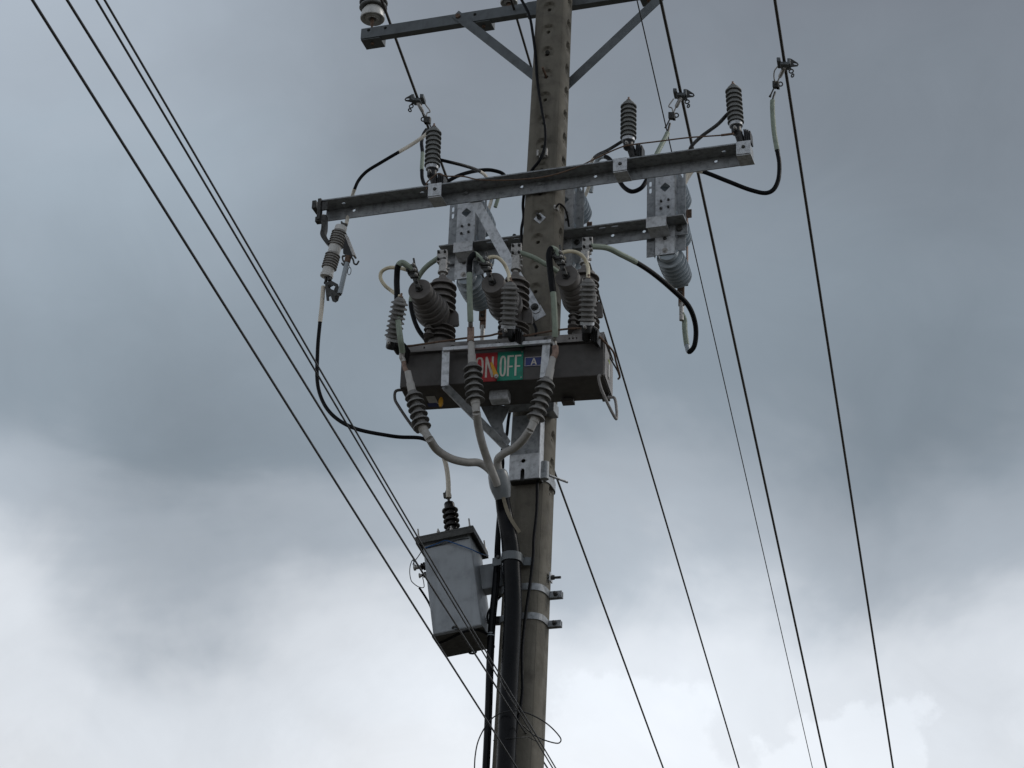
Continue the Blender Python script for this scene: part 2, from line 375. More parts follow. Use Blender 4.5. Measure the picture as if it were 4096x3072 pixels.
def build_pole():
    zt, zb = AT.z+1.7, 0.0; nz0 = 40; zf = right_holes[-1]-.2
    zs = [zf+(zt-zf)*i/520 for i in range(521)]; zs = [zb-.3+(zf-zb+.3)*i/nz0 for i in range(nz0)]+zs
    na = 144; vs = []; fs = []
    for z in zs:
        pr = pole_r(z)/_w
        for k in range(na):
            a = 2*math.pi*k/na; c, s = math.cos(a), math.sin(a); q = supere(c, s)*pr
            u, v = q*c, q*s; d = 0
            if v < 0 and abs(u) < .06:
                for h in front_holes:
                    if abs(z-h) < .06:
                        t = 1-(u/.046)**2-((z-h-.004)/.050)**2
                        if t > 0: d = max(d, pocket(t, z-h, u))
                if d: v += d
            d = 0
            if u > 0 and abs(v) < .06:
                for h in right_holes:
                    if abs(z-h) < .06:
                        t = 1-(v/.046)**2-((z-h-.004)/.050)**2
                        if t > 0: d = max(d, pocket(t, z-h, v))
                if d: u -= d
            vs.append(axis_at(z)+UA*u+VA*v)
    for i in range(len(zs)-1):
        for k in range(na): k2 = (k+1) % na; fs.append((i*na+k, i*na+k2, (i+1)*na+k2, (i+1)*na+k))
    fs.append(tuple(reversed(range(na)))); fs.append(tuple((len(zs)-1)*na+k for k in range(na)))
    root = thing('utility_pole', 'tall square concrete pole with scalloped bolt pockets carrying all the equipment', 'pole', axis_at(0))
    b = MB(); b.add(vs, fs, True); shaft = b.build('shaft', 'concrete', root)
    cut = MB()
    for h in front_holes:
        if h > 0: cut.cyl(axis_at(h)-VA*.30, axis_at(h)-VA*.02, .0135, 14)
    for h in right_holes: cut.cyl(axis_at(h)+UA*.02, axis_at(h)+UA*.30, .0115, 12)
    co = cut.build('hole_cutter', 'concrete', root)
    md = shaft.modifiers.new('holes', 'BOOLEAN'); md.object = co; md.operation = 'DIFFERENCE'; md.solver = 'MANIFOLD'
    dg = bpy.context.evaluated_depsgraph_get(); me = bpy.data.meshes.new_from_object(shaft.evaluated_get(dg))
    shaft.modifiers.clear(); old = shaft.data
    if len(me.polygons) > 1000: shaft.data = me; me.name = 'shaft'
    bpy.data.objects.remove(co)
    # rusted through bolts and washers
    p = face_pt(front_holes[5], -math.pi/2); 
    b = MB(); b.cyl(p+VA*.03, p-VA*.07+ZA*.02, .007, 10); b.build('bolt_stub', 'rust', root)
    b = MB(); b.cyl(P('R2', 800, 575, -.08), P('R2', 800, 575, -.115), .013, 8); b.build('bolt_stub', 'steel', root)
    c = P('R5', 1288, 853, -.118); b = MB(); d1 = (UA+ZA).normalized(); d2 = (ZA-UA).normalized()
    b.box(c+VA*.012, d1, d2, VA, .027, .027, .004); ws = b.build('square_washer', 'galv_pale', root)
    bolt(ws, c, -VA, .016, .02, 'steel', .03)
    # mould seam along the corner between the two pocketed faces
    b = MB(); b.tube([face_pt(z, -math.pi/4*1.0, -.0008) for z in (0.3, 3, 5, 7, 8, 9, 10, AT.z+1.6)], .0022, 6); b.build('mould_seam', 'concrete', root)
    return root
pole = build_pole()

# ------------------------------------------------------------------ crossarms
def angle_arm(name, label, pl, length, back_v, wt, hv, top_holes, web_holes, shift=0.0):
    """L-section: web hangs at the back, top flange reaches towards the street. pl = left end on the inner corner line."""
    root = thing(name, label, 'crossarm', pl)
    b = MB(); th = .008
    b.plate(rect(0, -hv, length, 0), web_holes, pl+VA*(th/2), UA, ZA, th); b.build('web', 'galv', root)
    b = MB(); b.plate(rect(0, -wt, length, -.0005), top_holes, pl-ZA*(th/2), UA, VA, th); b.build('top_flange', 'galv', root)
    return root
def arm_local(pl, k, x, y, v): p = P(k, x, y, v); return (p-pl).dot(UA), (p-pl).dot(ZA)
# main arm on the street side of the pole
AV = -.125
pl = P('R4', 262, 945, AV); pr_ = P('R3', 1560, 800, AV); pr_ = P('T1', 1290, 1452, AV)
LA = (pr_-pl).dot(UA)
zmid = (pl.z+pr_.z)/2; print('main arm z', pl.z, pr_.z, 'len', LA)
pl.z = zmid; PL1 = pl.copy()
def topz(k, x, y):        # hole in the flange: intersect ray with the flange's horizontal plane
    p = onplane(ray(k, x, y), PL1, ZA); return ((p-PL1).dot(UA), (p-PL1).dot(VA))
def webp(k, x, y): return arm_local(PL1, k, x, y, AV)
FW, WH = .115, .085
tops = [topz('R4', 430, 882), topz('R4', 1203, 775), topz('R3', 1318, 778)]
tops = [(u, min(-.03, max(-FW+.03, v))) for u, v in tops]
webs = [webp('R4', 530, 960), webp('T1', 832, 1562), webp('R5', 1065, 460), webp('R5', 1995, 330)]
webs = [(u, min(-.022, max(-WH+.022, v))) for u, v in webs]
main_arm = angle_arm('crossarm', 'long galvanized angle crossarm on the front of the pole, carrying three arresters and the cutout', PL1, LA, AV, FW, WH,
                     [slot(u, v, .008, .0085) for u, v in tops], [circ(u, v, .0105) for u, v in webs])
for k, x, y in (('R5', 1300, 428), ('R5', 370, 545)):
    u, z = webp(k, x, y); bolt(main_arm, PL1+UA*u+ZA*z, -VA, .013, .012, 'galv')
# lower arm behind the pole
BV = .235
pl2 = P('R4', 1420, 1370, BV); pr2 = P('R6', 1735, 790, BV); L2 = (pr2-pl2).dot(UA)
print('lower arm z', pl2.z, pr2.z, 'len', L2); pl2.z = (pl2.z+pr2.z)/2; PL2 = pl2.copy(); FW2, WH2 = .11, .078
def topz2(k, x, y): p = onplane(ray(k, x, y), PL2, ZA); return ((p-PL2).dot(UA), (p-PL2).dot(VA))
def webp2(k, x, y): return arm_local(PL2, k, x, y, BV)
sl = [topz2(*q) for q in (('R6', 500, 832), ('R6', 662, 815), ('R6', 820, 795), ('R5', 655, 1146), ('R5', 850, 1125), ('R5', 990, 1105))]
sl = [(u, min(-.03, max(-FW2+.03, v))) for u, v in sl]
wb = [webp2('R6', 792, 906), webp2('R6', 1188, 858)]
wb = [(u, min(-.02, max(-WH2+.02, v))) for u, v in wb]
low_arm = angle_arm('crossarm', 'short slotted angle crossarm behind the pole, holding the three disconnector frames', PL2, L2, BV, FW2, WH2,
                    [slot(u, v, .03, .007) for u, v in sl], [circ(u, v, .011) for u, v in wb])
bolt(low_arm, PL2+UA*(webp2('R6', 1635, 800)[0])-ZA*.035, -VA, .022, .012, 'steel')
bolt(low_arm, PL2+UA*(webp2('R6', 345, 950)[0])-ZA*.04, -VA, .018, .012, 'steel')
bolt(low_arm, PL2+UA*(webp2('R5', 1760, 1110)[0])-ZA*.04, -VA, .016, .012, 'steel')
bolt(low_arm, PL2+UA*(webp2('R5', 1030, 1015)[0])-VA*.09, ZA, .012, .02, 'steel')
def u_bracket(parent, p0, u, wdt, fw, wh, name='clamp_plate', hole=True, below=.0):
    """bent plate closing the open side of the angle: front plate and bottom plate"""
    b = MB(); o = p0+UA*u; th = .006
    b.plate(rect(-wdt/2, -wh-below, wdt/2, .002), [circ(0, -wh*.45, .012)] if hole else [], o-VA*(fw+th/2+.001), UA, ZA, th)
    b.plate(rect(-wdt/2, -fw-.001, wdt/2, .001), [], o-ZA*(wh+below+th/2+.001), UA, VA, th)
    return b.build(name, 'galv_pale', parent)
# ------------------------------------------------------------------ surge arresters
def arrester(label, base, top, r, n, foot, group, ribs=-1, tilt_ring=True, material='polymer_cool'):
    base = Vector(base); top = Vector(top); ax = (top-base).normalized(); h = (top-base).length
    root = thing('surge_arrester', label, 'arrester', base, group)
    hs = h*.90
    MB().lathe(sheds(n, r*.70, r, hs, .30, .20)+[(r*.62, hs+.001), (r*.5, hs+h*.04), (r*.26, hs+h*.07), (r*.24, hs+h*.085)], base, ax, 32).build('shed_housing', material, root)
    MB().lathe([(r*.30, 0), (r*.30, h*.015), (r*.16, h*.018), (r*.13, h*.03), (r*.13, h*.085), (r*.09, h*.09)], base+ax*(hs+h*.078), ax, 10).build('terminal_stud', 'copper', root)
    MB().lathe([(r*.72, -h*.085), (r*.80, -h*.08), (r*.80, -h*.005), (r*.62, 0)], base, ax, 28).build('clamp_ring', 'galv_pale', root)
    foot = Vector(foot); b = MB(); c0 = base-ax*(h*.08)
    side = ax.cross(-VA).normalized(); fwd = -VA
    b.lathe([(r*.45, -h*.20), (r*.60, -h*.17), (r*.62, -h*.03), (r*.55, 0)], c0, ax, 16)
    b.tube(smooth([c0-ax*h*.08, c0.lerp(foot, .5)-VA*.004, foot], 6)[0], [r*.55]*6+[r*.5]*6+[r*.48], 12)
    hg = b.build('hanger', 'plastic', root)
    MB().lathe([(.010, 0), (.010, .02), (.006, .021), (.006, .03)], c0-ax*h*.12-VA*(r*.55), -VA, 8).build('disconnect_stud', 'alu', hg)
    if ribs:
        b = MB(); q = c0.lerp(foot, .62)+side*(-r*1.0)*ribs
        for j in range(4):
            b.bbox(q+side*(-ribs)*(j-1.5)*.011+VA*.012-ax*(.006*j), side, VA, ax, .0042, .034, .044-.004*abs(j-1.5), .003)
        b.box(q+VA*.02, side, VA, ax, .02, .012, .02); b.build('ribbed_spacer', 'plastic', hg)
    return root
G1 = 'arresters along the crossarm'
av = -.185
specs = [(('R4', 1300, 530), ('R4', 1318, 135), ('R4', 1330, 735), 'grey shedded surge arrester between the cutout end of the crossarm and the pole'),
         (('R3', 472, 672), ('R3', 475, 330), ('R3', 520, 838), 'grey shedded surge arrester midway between the pole and the capped arm tip'),
         (('T1', 1085, 1085), ('T1', 1047, 590), ('T1', 1160, 1345), 'grey shedded surge arrester on the capped tip of the crossarm, its black jumper curving behind')]
for (b_, t_, f_, lab) in specs:
    a_ = arrester(lab, P(*b_, av), P(*t_, av), .0495, 8, P(*f_, av+.02), G1)
for q in (('R4', 1328, 800), ('R3', 402, 930), ('T1', 1185, 1440)):
    u, _ = arm_local(PL1, q[0], q[1], q[2], -.235); br = u_bracket(main_arm, PL1, u, .085, FW, WH)
    bolt(br, PL1+UA*u-VA*(FW+.008)-ZA*WH*.45, -VA, .010, .007, 'steel', .0)
u, _ = arm_local(PL1, 'T1', 1290, 1470, -.2)
MB().plate(rect(-FW, -WH, 0, 0), [], PL1+UA*(LA+.004), VA, ZA, .006).build('end_plate', 'galv', main_arm)
for q in (('R4', 1605, 1330), ('R6', 1345, 770)):
    u, _ = arm_local(PL2, q[0], q[1], q[2], BV-FW2)
    b = MB(); b.plate(rect(-.062, -.072, .062, .0), [], PL2+UA*u-VA*(FW2+.005), UA, ZA, .007)
    b.plate(rect(-.062, -.115, .062, 0), [], PL2+UA*u-ZA*.076-VA*.004, UA, (VA*.96-ZA*.28).normalized(), .007)
    b.build('clamp_plate', 'galv_pale', low_arm)

# brace from the main arm down to the pole
p1 = P('R5', 455, 610, AV-.0); p2 = P('S1', 870, 1010, -.135); d = (p2-p1); ln = d.length; d.normalize(); e2 = d.cross(VA).normalized()
st = thing('arm_brace', 'pale mottled galvanized flat strap slanting from the crossarm down to the pole face', 'brace', p1)
b = MB(); b.plate([(-.03, -.030), (ln*.48, -.032), (ln+.02, -.030), (ln+.042, -.012), (ln+.042, .012), (ln+.02, .030), (ln*.48, .032), (-.03, .030)], [], p1+VA*.016, d, e2, .006); b.build('strap', 'galv_pale', st)
b = MB(); c = p2+d*.01+VA*.02; b.box(c+d*.03+VA*.004, d, e2, VA, .042, .036, .003); ws = b.build('square_washer', 'galv_pale', st)
bolt(st, p2+VA*.012, -VA, .017, .016, 'steel', .006, .024)

# top crossarm (channel) with braces
TV = .15
q1 = P('R1', 142, 400, TV); q2 = P('R2', 1090, 35, TV); d = q2-q1; print('top arm dz', d.z, d.dot(UA)); zt = (q1.z+q2.z)/2
q1.z = zt; TL = 2.55
top_arm = thing('crossarm', 'plain grey channel crossarm at the top, behind the pole, with two flat braces', 'crossarm', q1)
hol = []
for k, x, y in (('R1', 238, 385), ('R1', 448, 357), ('R1', 1580, 185)):
    p = P(k, x, y, TV); hol.append(circ((p-q1).dot(UA), max(-.02, min(.02, (p-q1).dot(ZA))), .012))
b = MB(); b.plate(rect(0, -.04, TL, .04), hol, q1, UA, ZA, .006)
b.plate(rect(0, .003, TL, .05), [], q1+ZA*.037, UA, VA, .006); b.plate(rect(0, .003, TL, .05), [], q1-ZA*.037, UA, VA, .006); b.build('channel', 'paintgrey', top_arm)
for (ux, wd) in ((.066, .066), ((P('R1', 1660, 280, TV)-q1).dot(UA), .055), ((P('R2', 1900, 10, TV)-q1).dot(UA), .055)):
    b = MB(); o = q1+UA*ux-ZA*.041
    b.plate(rect(-wd, .004, wd, .115), [], o-ZA*.004, UA, VA, .005); b.plate(rect(.004, 0, .115, .078), [], o+UA*(wd-.003), VA, ZA, .005); b.plate(rect(.054, 0, .115, .078), [], o+UA*(-wd+.003), VA, ZA, .005); b.build('insulator_seat', 'paintgrey', top_arm)
    bolt(top_arm, o-ZA*.007+VA*.05, -ZA, .012, .014, 'rust')
def strap(parent, p1, p2, wdt, th, material='galv', ext=.03):
    d = p2-p1; ln = d.length; d.normalize(); e2 = d.cross(VA).normalized(); b = MB()
    b.plate([(-ext, -wdt/2), (ln+ext, -wdt/2), (ln+ext, wdt/2), (-ext, wdt/2)], [], p1, d, e2, th); return b.build('brace', material, parent)
strap(top_arm, P('R1', 1370, 205, TV-.008), P('R2', 700, 870, .125), .062, .006, 'paintgrey')
strap(top_arm, P('R2', 2010, 10, TV-.008), P('R2', 1000, 960, .125), .062, .006, 'paintgrey')
bolt(top_arm, P('R1', 1368, 208, TV-.011), -VA, .018, .014, 'rust')
b = MB(); c = P('R2', 640, 110, .10); b.bbox(c, UA, VA, ZA, .035, .02, .055, .003); b.build('pole_gain', 'paintgrey', top_arm)
# pin insulators on the top arm
def pin_insulator(label, base, s=1.0):
    root = thing('pin_insulator', label, 'insulator', base, 'pin insulators on the top crossarm')
    MB().lathe([(.006, -.03), (.013, 0), (.013, .05)], base, ZA, 12).build('pin', 'rust', root)
    o = base+ZA*.035
    MB().lathe([(.022*s, .03), (.024*s, .0), (.034*s, -.004), (.037*s, .006), (.043*s, .01), (.045*s, .03), (.068*s, .0), (.072*s, .004), (.071*s, .022), (.066*s, .055), (.052*s, .085), (.046*s, .09)], o, ZA, 36).build('bell', 'porcelain', root)
    MB().lathe([(.045*s, .09), (.050*s, .098), (.078*s, .086), (.082*s, .09), (.078*s, .105), (.055*s, .13), (.055*s, .14), (.082*s, .128), (.084*s, .133), (.078*s, .15), (.05*s, .175), (.045*s, .20), (.04*s, .21), (.05*s, .23), (.035*s, .25), (.0001, .252)], o, ZA, 36).build('skirt', 'polymer_cool', root)
    return root
pin_insulator('white bell pin insulator with grey skirts standing on the free end of the top crossarm', P('R1', 280, 300, TV+.05), 1.14)
pb_ = q1+UA*((P('R1', 1990, 40, TV)-q1).dot(UA))+VA*.03+ZA*.045
pin_insulator('pin insulator on the top crossarm close beside the pole', pb_, .8)

# ------------------------------------------------------------------ fuse cutout at the arm's free end
def cutout():
    cv = -.24
    t = P('R7', 612, 205, cv); bt = P('R7', 395, 930, cv); ax = (t-bt).normalized(); h = (t-bt).length; r = .043
    root = thing('fuse_cutout', 'tilted fuse cutout of grey sheds and white bands hanging from the end of the crossarm', 'cutout', t)
    g1 = sheds(6, .038, .048, h*.30, .34, .16, h*.145); g2 = sheds(6, .039, .049, h*.30, .34, .16, h*.60)
    MB().lathe([(.030, -.012), (.0395, -.01), (.041, 0), (.041, h*.02), (.036, h*.03), (.036, h*.145)], bt, ax, 32).build('end_band', 'porcelain', root)
    MB().lathe(g1, bt, ax, 32).build('sheds', 'cutgrey', root)
    MB().lathe([(.038, h*.445), (.0385, h*.45), (.039, h*.60), (.038, h*.605)], bt, ax, 32).build('middle_band', 'porcelain', root)
    MB().lathe(g2, bt, ax, 32).build('sheds', 'cutgrey', root)
    MB().lathe([(.036, h*.90), (.038, h*.905), (.038, h*.98), (.034, h), (.0001, h*1.002)], bt, ax, 32).build('end_band', 'porcelain', root)
    # hanger strap
    b = MB(); pts = [P('R7', 365, 60, -.235), P('R7', 360, 250, -.235), P('R7', 345, 330, -.235), P('R7', 395, 425, -.235), P('R7', 470, 500, -.24)]
    path, _ = smooth(pts, 6)
    for i in range(len(path)-1):
        dd = (path[i+1]-path[i]); l = dd.length; dd.normalize(); b.box((path[i]+path[i+1])/2, dd, dd.cross(VA).normalized(), VA, l*.56, .014, .02)
    b.build('hanger_strap', 'steel', root)
    # arm-end clamp
    b = MB(); c = P('R4', 195, 960, -.23); b.bbox(c, UA, VA, ZA, .011, .02, .075, .003)
    c = P('R4', 165, 940, -.18); b.bbox(c, UA, VA, ZA, .014, .05, .028, .003); c = P('R4', 245, 920, -.232); b.bbox(c, UA, VA, ZA, .02, .006, .03, .002)
    c = P('R4', 185, 1060, -.22); b.bbox(c, UA, VA, ZA, .018, .02, .018, .003); cl = b.build('arm_clamp', 'steel', root)
    bolt(cl, P('R4', 232, 1018, -.243), -VA, .010, .01, 'alu')
    # upper contact
    b = MB(); b.bbox(P('R7', 650, 185, cv), (UA-ZA*.5).normalized(), VA, (ZA+UA*.5).normalized(), .018, .014, .010, .003); b.cyl(P('R7', 625, 190, cv), P('R7', 612, 135, cv), .006, 8)
    b.cyl(P('R7', 560, 215, cv), P('R7', 650, 190, cv), .008, 8); b.build('upper_contact', 'steel', root)
    # hood and latch hooks
    pts = [P('R7', 683, 350, cv-.06), P('R7', 640, 520, cv-.06), P('R7', 640, 610, cv-.06), P('R7', 800, 650, cv-.06), P('R7', 815, 640, cv-.06)]
    o = pts[0]; pp = [((p-o).dot(UA), (p-o).dot(ZA)) for p in pts]
    b = MB(); b.plate(pp, [], o, UA, ZA, .012); hood = b.build('hood', 'plastic', root)
    b = MB(); a_, c_ = P('R7', 688, 350, cv-.068), P('R7', 808, 655, cv-.068); dd = (c_-a_).normalized(); b.box((a_+c_)/2, dd, VA, dd.cross(VA), (c_-a_).length/2, .022, .006); b.build('hood_edge', 'alu', hood)
    tp = P('R7', 705, 690, cv-.06); lo = P('R7', 588, 1195, cv-.03)
    for pts in ((('R7', 745, 640), ('R7', 785, 700), ('R7', 800, 755), ('R7', 835, 765), ('R7', 868, 715)), (('R7', 660, 640), ('R7', 630, 645), ('R7', 632, 700), ('R7', 655, 745), ('R7', 640, 775), ('R7', 615, 745)), (('R7', 640, 650), ('R7', 690, 630), ('R7', 750, 645))):
        MB().tube(smooth([P(*q, cv-.065) for q in pts], 6)[0], .0055, 8).build('latch_hook', 'steel', root)
    MB().cyl(tp, lo, .0155, 16).build('fuse_tube', 'bluegrey', root)
    MB().cyl(tp+(tp-lo).normalized()*.02, tp-(tp-lo).normalized()*.02, .019, 16).build('ferrule', 'rust', root)
    c = P('R7', 728, 865, cv-.06); x, y = UA*.011, ZA*.026
    MB().tube([c+x*math.cos(a)+y*math.sin(a) for a in [k*math.pi/9 for k in range(19)]]+[], .0022, 6).build('pull_ring', 'steel', root)
    MB().tube([P('R7', 715, 740, cv-.06), c+y], .002, 6).build('pull_ring_link', 'steel', root)
    # hinge casting
    b = MB()
    b.tube([P('R7', 380, 900, cv), P('R7', 385, 1010, cv), P('R7', 372, 1040, cv-.02)], .010, 8); b.tube([P('R7', 425, 930, cv), P('R7', 440, 1010, cv-.02)], .012, 8)
    for vv in (-.03, .02):
        o = P('R7', 375, 1040, cv+vv)
        pp = [P('R7', *q, cv+vv) for q in ((370, 1040), (470, 1010), (560, 1060), (575, 1120), (590, 1200), (560, 1300), (520, 1325), (480, 1310), (455, 1230), (425, 1240), (430, 1300), (395, 1300), (385, 1200))]
        hh = [P('R7', *q, cv+vv) for q in ((445, 1100), (490, 1075), (525, 1090), (500, 1150), (455, 1130))]
        b.plate([((p-o).dot(UA), (p-o).dot(ZA)) for p in pp], [[((p-o).dot(UA), (p-o).dot(ZA)) for p in hh]], o, UA, ZA, .008)
    b.cyl(P('R7', 540, 1250, cv-.05), P('R7', 540, 1250, cv+.04), .012, 10); b.cyl(P('R7', 430, 1080, cv-.045), P('R7', 430, 1080, cv+.035), .009, 10)
    b.cyl(P('R7', 560, 1230, cv-.02), P('R7', 605, 1205, cv-.02), .008, 8)
    b.build('hinge', 'steel', root); return root
cutout()

# ------------------------------------------------------------------ disconnectors
def disconnector(label, dk):
    dv = .265; o = P(*dk, dv)
    root = thing('disconnector', label, 'switch', o, 'disconnectors on the lower crossarm')
    web = .060; fl = .052; top, bot = .155, -.475
    dia = lambda z, r=.034: [(0, z-r), (r*.9, z-.1*r), (r*.9, z+.15*r), (0, z+r), (-r*.9, z+.15*r), (-r*.9, z-.1*r)]
    b = MB(); b.plate(rect(-web, bot, web, top), [dia(0), dia(-.295)], o-VA*.03, UA, ZA, .005); b.build('web', 'galv_pale', root)
    for sgn in (-1, 1):
        b = MB(); e = (VA*.9+UA*sgn*.35).normalized()
        b.plate(rect(0, bot, .03, top), [], o-VA*.028+UA*sgn*web, e, ZA, .005)
        hs = [slot(.030*sgn, .055, .022, .008, vert=True), slot(.030*sgn, .006, .022, .008, vert=True)] if sgn < 0 else [slot(.03*sgn, .085, .022, .008, vert=True)]
        x0 = .0; b.plate(rect(min(0, sgn*fl), bot+(.03 if sgn > 0 else .012), max(0, sgn*fl), top), hs, o+VA*.0+UA*sgn*(web+.010), UA, ZA, .005)
        b.build('flange', 'galv', root)
    for x, z in ((-.024, -.098), (.022, -.094), (-.026, -.150), (.021, -.146)): bolt(root, o-VA*.033+UA*x+ZA*z, -VA, .0085, .009, 'steel')
    bolt(root, o-VA*.033-ZA*.365, -VA, .013, .004, 'steel'); bolt(root, o-VA*.033-ZA*.448, -VA, .012, .009, 'alu', .004, .018)
    ends = []
    for i, z in enumerate((.08, -.185, -.455)):
        s0 = o+ZA*z-VA*.02+UA*.014; n = 7; ax = (VA-ZA*.03).normalized(); ln = .34
        pr = [(.055, 0), (.062, .02)]
        p = ln*.82/n
        for j in range(n):
            rr = .076+.008*math.sin(math.pi*(j+.5)/n); zz = .03+j*p
            pr += [(rr-.034, zz), (rr-.034, zz+p*.40), (rr-.001, zz+p*.50), (rr+.003, zz+p*.56), (rr+.003, zz+p*.72), (rr-.001, zz+p*.78), (rr-.034, zz+p*.97)]
        pr += [(.058, ln*.92), (.045, ln*.95)]
        ins = MB().lathe(pr, s0, ax, 36).build('insulator', 'bluegrey', root)
        MB().lathe([(.046, ln*.93), (.046, ln), (.03, ln+.01), (.0001, ln+.012)], s0, ax, 20).build('end_cap', 'alu', ins)
        e = s0+ax*(ln+.005); ends.append(e)
        bolt(ins, e+UA*.03+ZA*.02, UA, .011, .03, 'steel')
    bl = MB(); bl.bbox((ends[0]+ends[2])/2+UA*.035+VA*.02, UA, VA, ZA, .004, .014, (ends[0]-ends[2]).length/2+.01, .002); bl.build('blade', 'copper', root)
    b = MB(); b.bbox(ends[0]+ZA*.07+VA*.012, UA, VA, ZA, .014, .005, .085, .002); b.build('upper_terminal', 'alu', root)
    b = MB(); b.bbox(ends[2]-ZA*.07+VA*.012, UA, VA, ZA, .019, .006, .10, .002); b.bbox(ends[2]-ZA*.07-VA*.004, UA, VA, ZA, .022, .006, .05, .002); lt = b.build('lower_terminal', 'rust', root)
    bolt(lt, ends[2]-ZA*.09-VA*.008, -VA, .012, .012, 'steel', .01); bolt(lt, ends[2]-ZA*.03+UA*.02, UA, .010, .025, 'steel')
    MB().cyl(ends[2]-ZA*.15+VA*.012, ends[2]-ZA*.27+VA*.012, .014, 12).build('cable_lug', 'alu', lt)
    b = MB(); b.bbox(ends[0]+UA*.055-ZA*.06, UA, VA, ZA, .014, .004, .03, .002); b.build('latch_tab', 'rust', root)
    return root, ends
dL, eL = disconnector('disconnector frame with blue-grey insulators hung beside the slanting galvanized strap', ('R4', 1651, 1008))
dC, eC = disconnector('disconnector frame with blue-grey insulators mostly hidden behind the pole', ('F', 2261/1.8517, 811/1.8517))
dR, eR = disconnector('disconnector frame with blue-grey insulators at the free tip of the lower crossarm', ('R6', 1470, 345))

# ------------------------------------------------------------------ recloser / load switch
FB, BB = -.60, -.30
tl = PB('S2', 250, 502, FB); tr = PB('S3', 1915, 245, FB); bl_ = PB('S2', 300, 1125, FB); brr = PB('S3', 1922, 662, FB)
ZT = (tl.z+tr.z)/2; ZB = (bl_.z+brr.z)/2; print('tank z', tl.z, tr.z, bl_.z, brr.z)
o0 = Vector(tl); o0.z = ZT; LW = (tr-tl).dot(UB); HT = ZT-ZB; DP = BB-FB
sw = thing('pole_mounted_switch', 'taupe steel switch tank with red and green position plates and three bushing heads', 'switch', o0+UB*LW/2-ZA*HT)
b = MB(); c = o0+UB*LW/2+VB*DP/2-ZA*HT/2; b.bbox(c, UB, VB, ZA, LW/2, DP/2, HT/2, .006); b.build('tank', 'tank', sw)
b = MB()
hol = []
for k, x, y in (('S2', 650, 465), ('S3', 1448, 198), ('S3', 1497, 195), ('S3', 1546, 190), ('S3', 455, 320), ('S3', 503, 318)):
    p = PB(k, x, y, FB-.02); hol.append(rect((p-o0).dot(UB)-.004, .016, (p-o0).dot(UB)+.004, .028))
b.plate(rect(-.005, .0, LW+.005, .045), hol, o0-VB*.022, UB, ZA, .004); b.plate(rect(-.005, -.022, LW+.005, DP+.02), [], o0+ZA*.047, UB, VB, .004); b.build('lid_flange', 'tank_pale', sw)
b = MB(); c = o0+UB*(LW+.001)+VB*DP*.5-ZA*HT*.5; b.plate(rect(-DP/2+.01, -HT/2+.006, DP/2-.01, HT/2-.006), [], c+UB*.003, VB, ZA, .004); side = b.build('lit_side_cover', 'tank_pale', sw)  # paler than the tank: brightness of this sunward end is put in the colour
b = MB(); b.plate(rect(-.045, -.055, .0, .04), [], c+UB*.0075+VB*.01, VB, ZA, .002); b.build('paper_label', 'label', side)
b = MB(); b.plate(rect(-.045, .043, .0, .055), [], c+UB*.0075+VB*.01, VB, ZA, .002); b.build('lime_label', 'lime', side)
# plates with lettering
def B2(k, x, y, v=FB): p = PB(k, x, y, v); return (p-o0).dot(UB), (p-o0).dot(ZA)
SG = thing  # (signs are fixed parts of the switch)
def flatpart(poly, holes, off, th, name, material, parent):
    return MB().plate(poly, holes, o0-VB*off, UB, ZA, th).build(name, material, parent)
rx0, rx1 = B2('S2', 1500, 700)[0], B2('S3', 472, 560)[0]; gx1 = B2('S3', 822, 550)[0]; zt_, zb_ = B2('S3', 640, 365)[1], B2('S3', 640, 752)[1]
redp = flatpart(rect(rx0, zb_, rx1-.001, zt_), [], .003, .004, 'on_plate', 'red', sw)
grnp = flatpart(rect(rx1+.001, zb_, gx1, zt_), [], .003, .004, 'off_plate', 'signgreen', sw)
def letter(ch, x, y, wd, ht, s):
    """polygon outlines of a condensed bold letter, s = stroke width"""
    if ch == 'O':
        def se(rx, ry): return [(x+wd/2+rx*math.copysign(abs(math.cos(t))**.75, math.cos(t)), y+ht/2+ry*math.copysign(abs(math.sin(t))**.6, math.sin(t))) for t in [2*math.pi*k/28 for k in range(28)]]
        return [(se(wd/2, ht/2), [se(wd/2-s, ht/2-s)])]
    if ch == 'F':
        return [([(x, y), (x+s, y), (x+s, y+ht*.42), (x+wd*.86, y+ht*.42), (x+wd*.86, y+ht*.42+s*.9), (x+s, y+ht*.42+s*.9), (x+s, y+ht-s*.9), (x+wd, y+ht-s*.9), (x+wd, y+ht), (x, y+ht)], [])]
    if ch == 'N':
        return [([(x, y), (x+s, y), (x+s, y+ht*.68), (x+wd-s, y), (x+wd, y), (x+wd, y+ht), (x+wd-s, y+ht), (x+wd-s, y+ht*.32), (x+s, y+ht), (x, y+ht)], [])]
    if ch == 'A':
        k = s/wd
        return [([(x, y), (x+s, y), (x+s+wd*.09, y+ht*.24), (x+wd-s-wd*.09, y+ht*.24), (x+wd-s, y), (x+wd, y), (x+wd/2+s*.55, y+ht), (x+wd/2-s*.55, y+ht)],
                 [[(x+s+wd*.14, y+ht*.37), (x+wd-s-wd*.14, y+ht*.37), (x+wd/2, y+ht*.80)]])]
def word(txt, x, y, wd, ht, s, gap, off, parent):
    for ch in txt:
        for poly, hs in letter(ch, x, y, wd, ht, s): flatpart(poly, hs, off, .002, 'letter', 'signwhite', parent)
        x += wd+gap
hh = zt_-zb_; gw = gx1-rx1; lw = gw*.245
word('OFF', rx1+gw*.10, zb_+hh*.14, lw, hh*.72, lw*.30, gw*.045, .006, grnp)
word('ON', rx1-gw*.14-lw*2.6-gw*.07, zb_+hh*.14, lw*1.3, hh*.72, lw*.30, gw*.07, .006, redp)
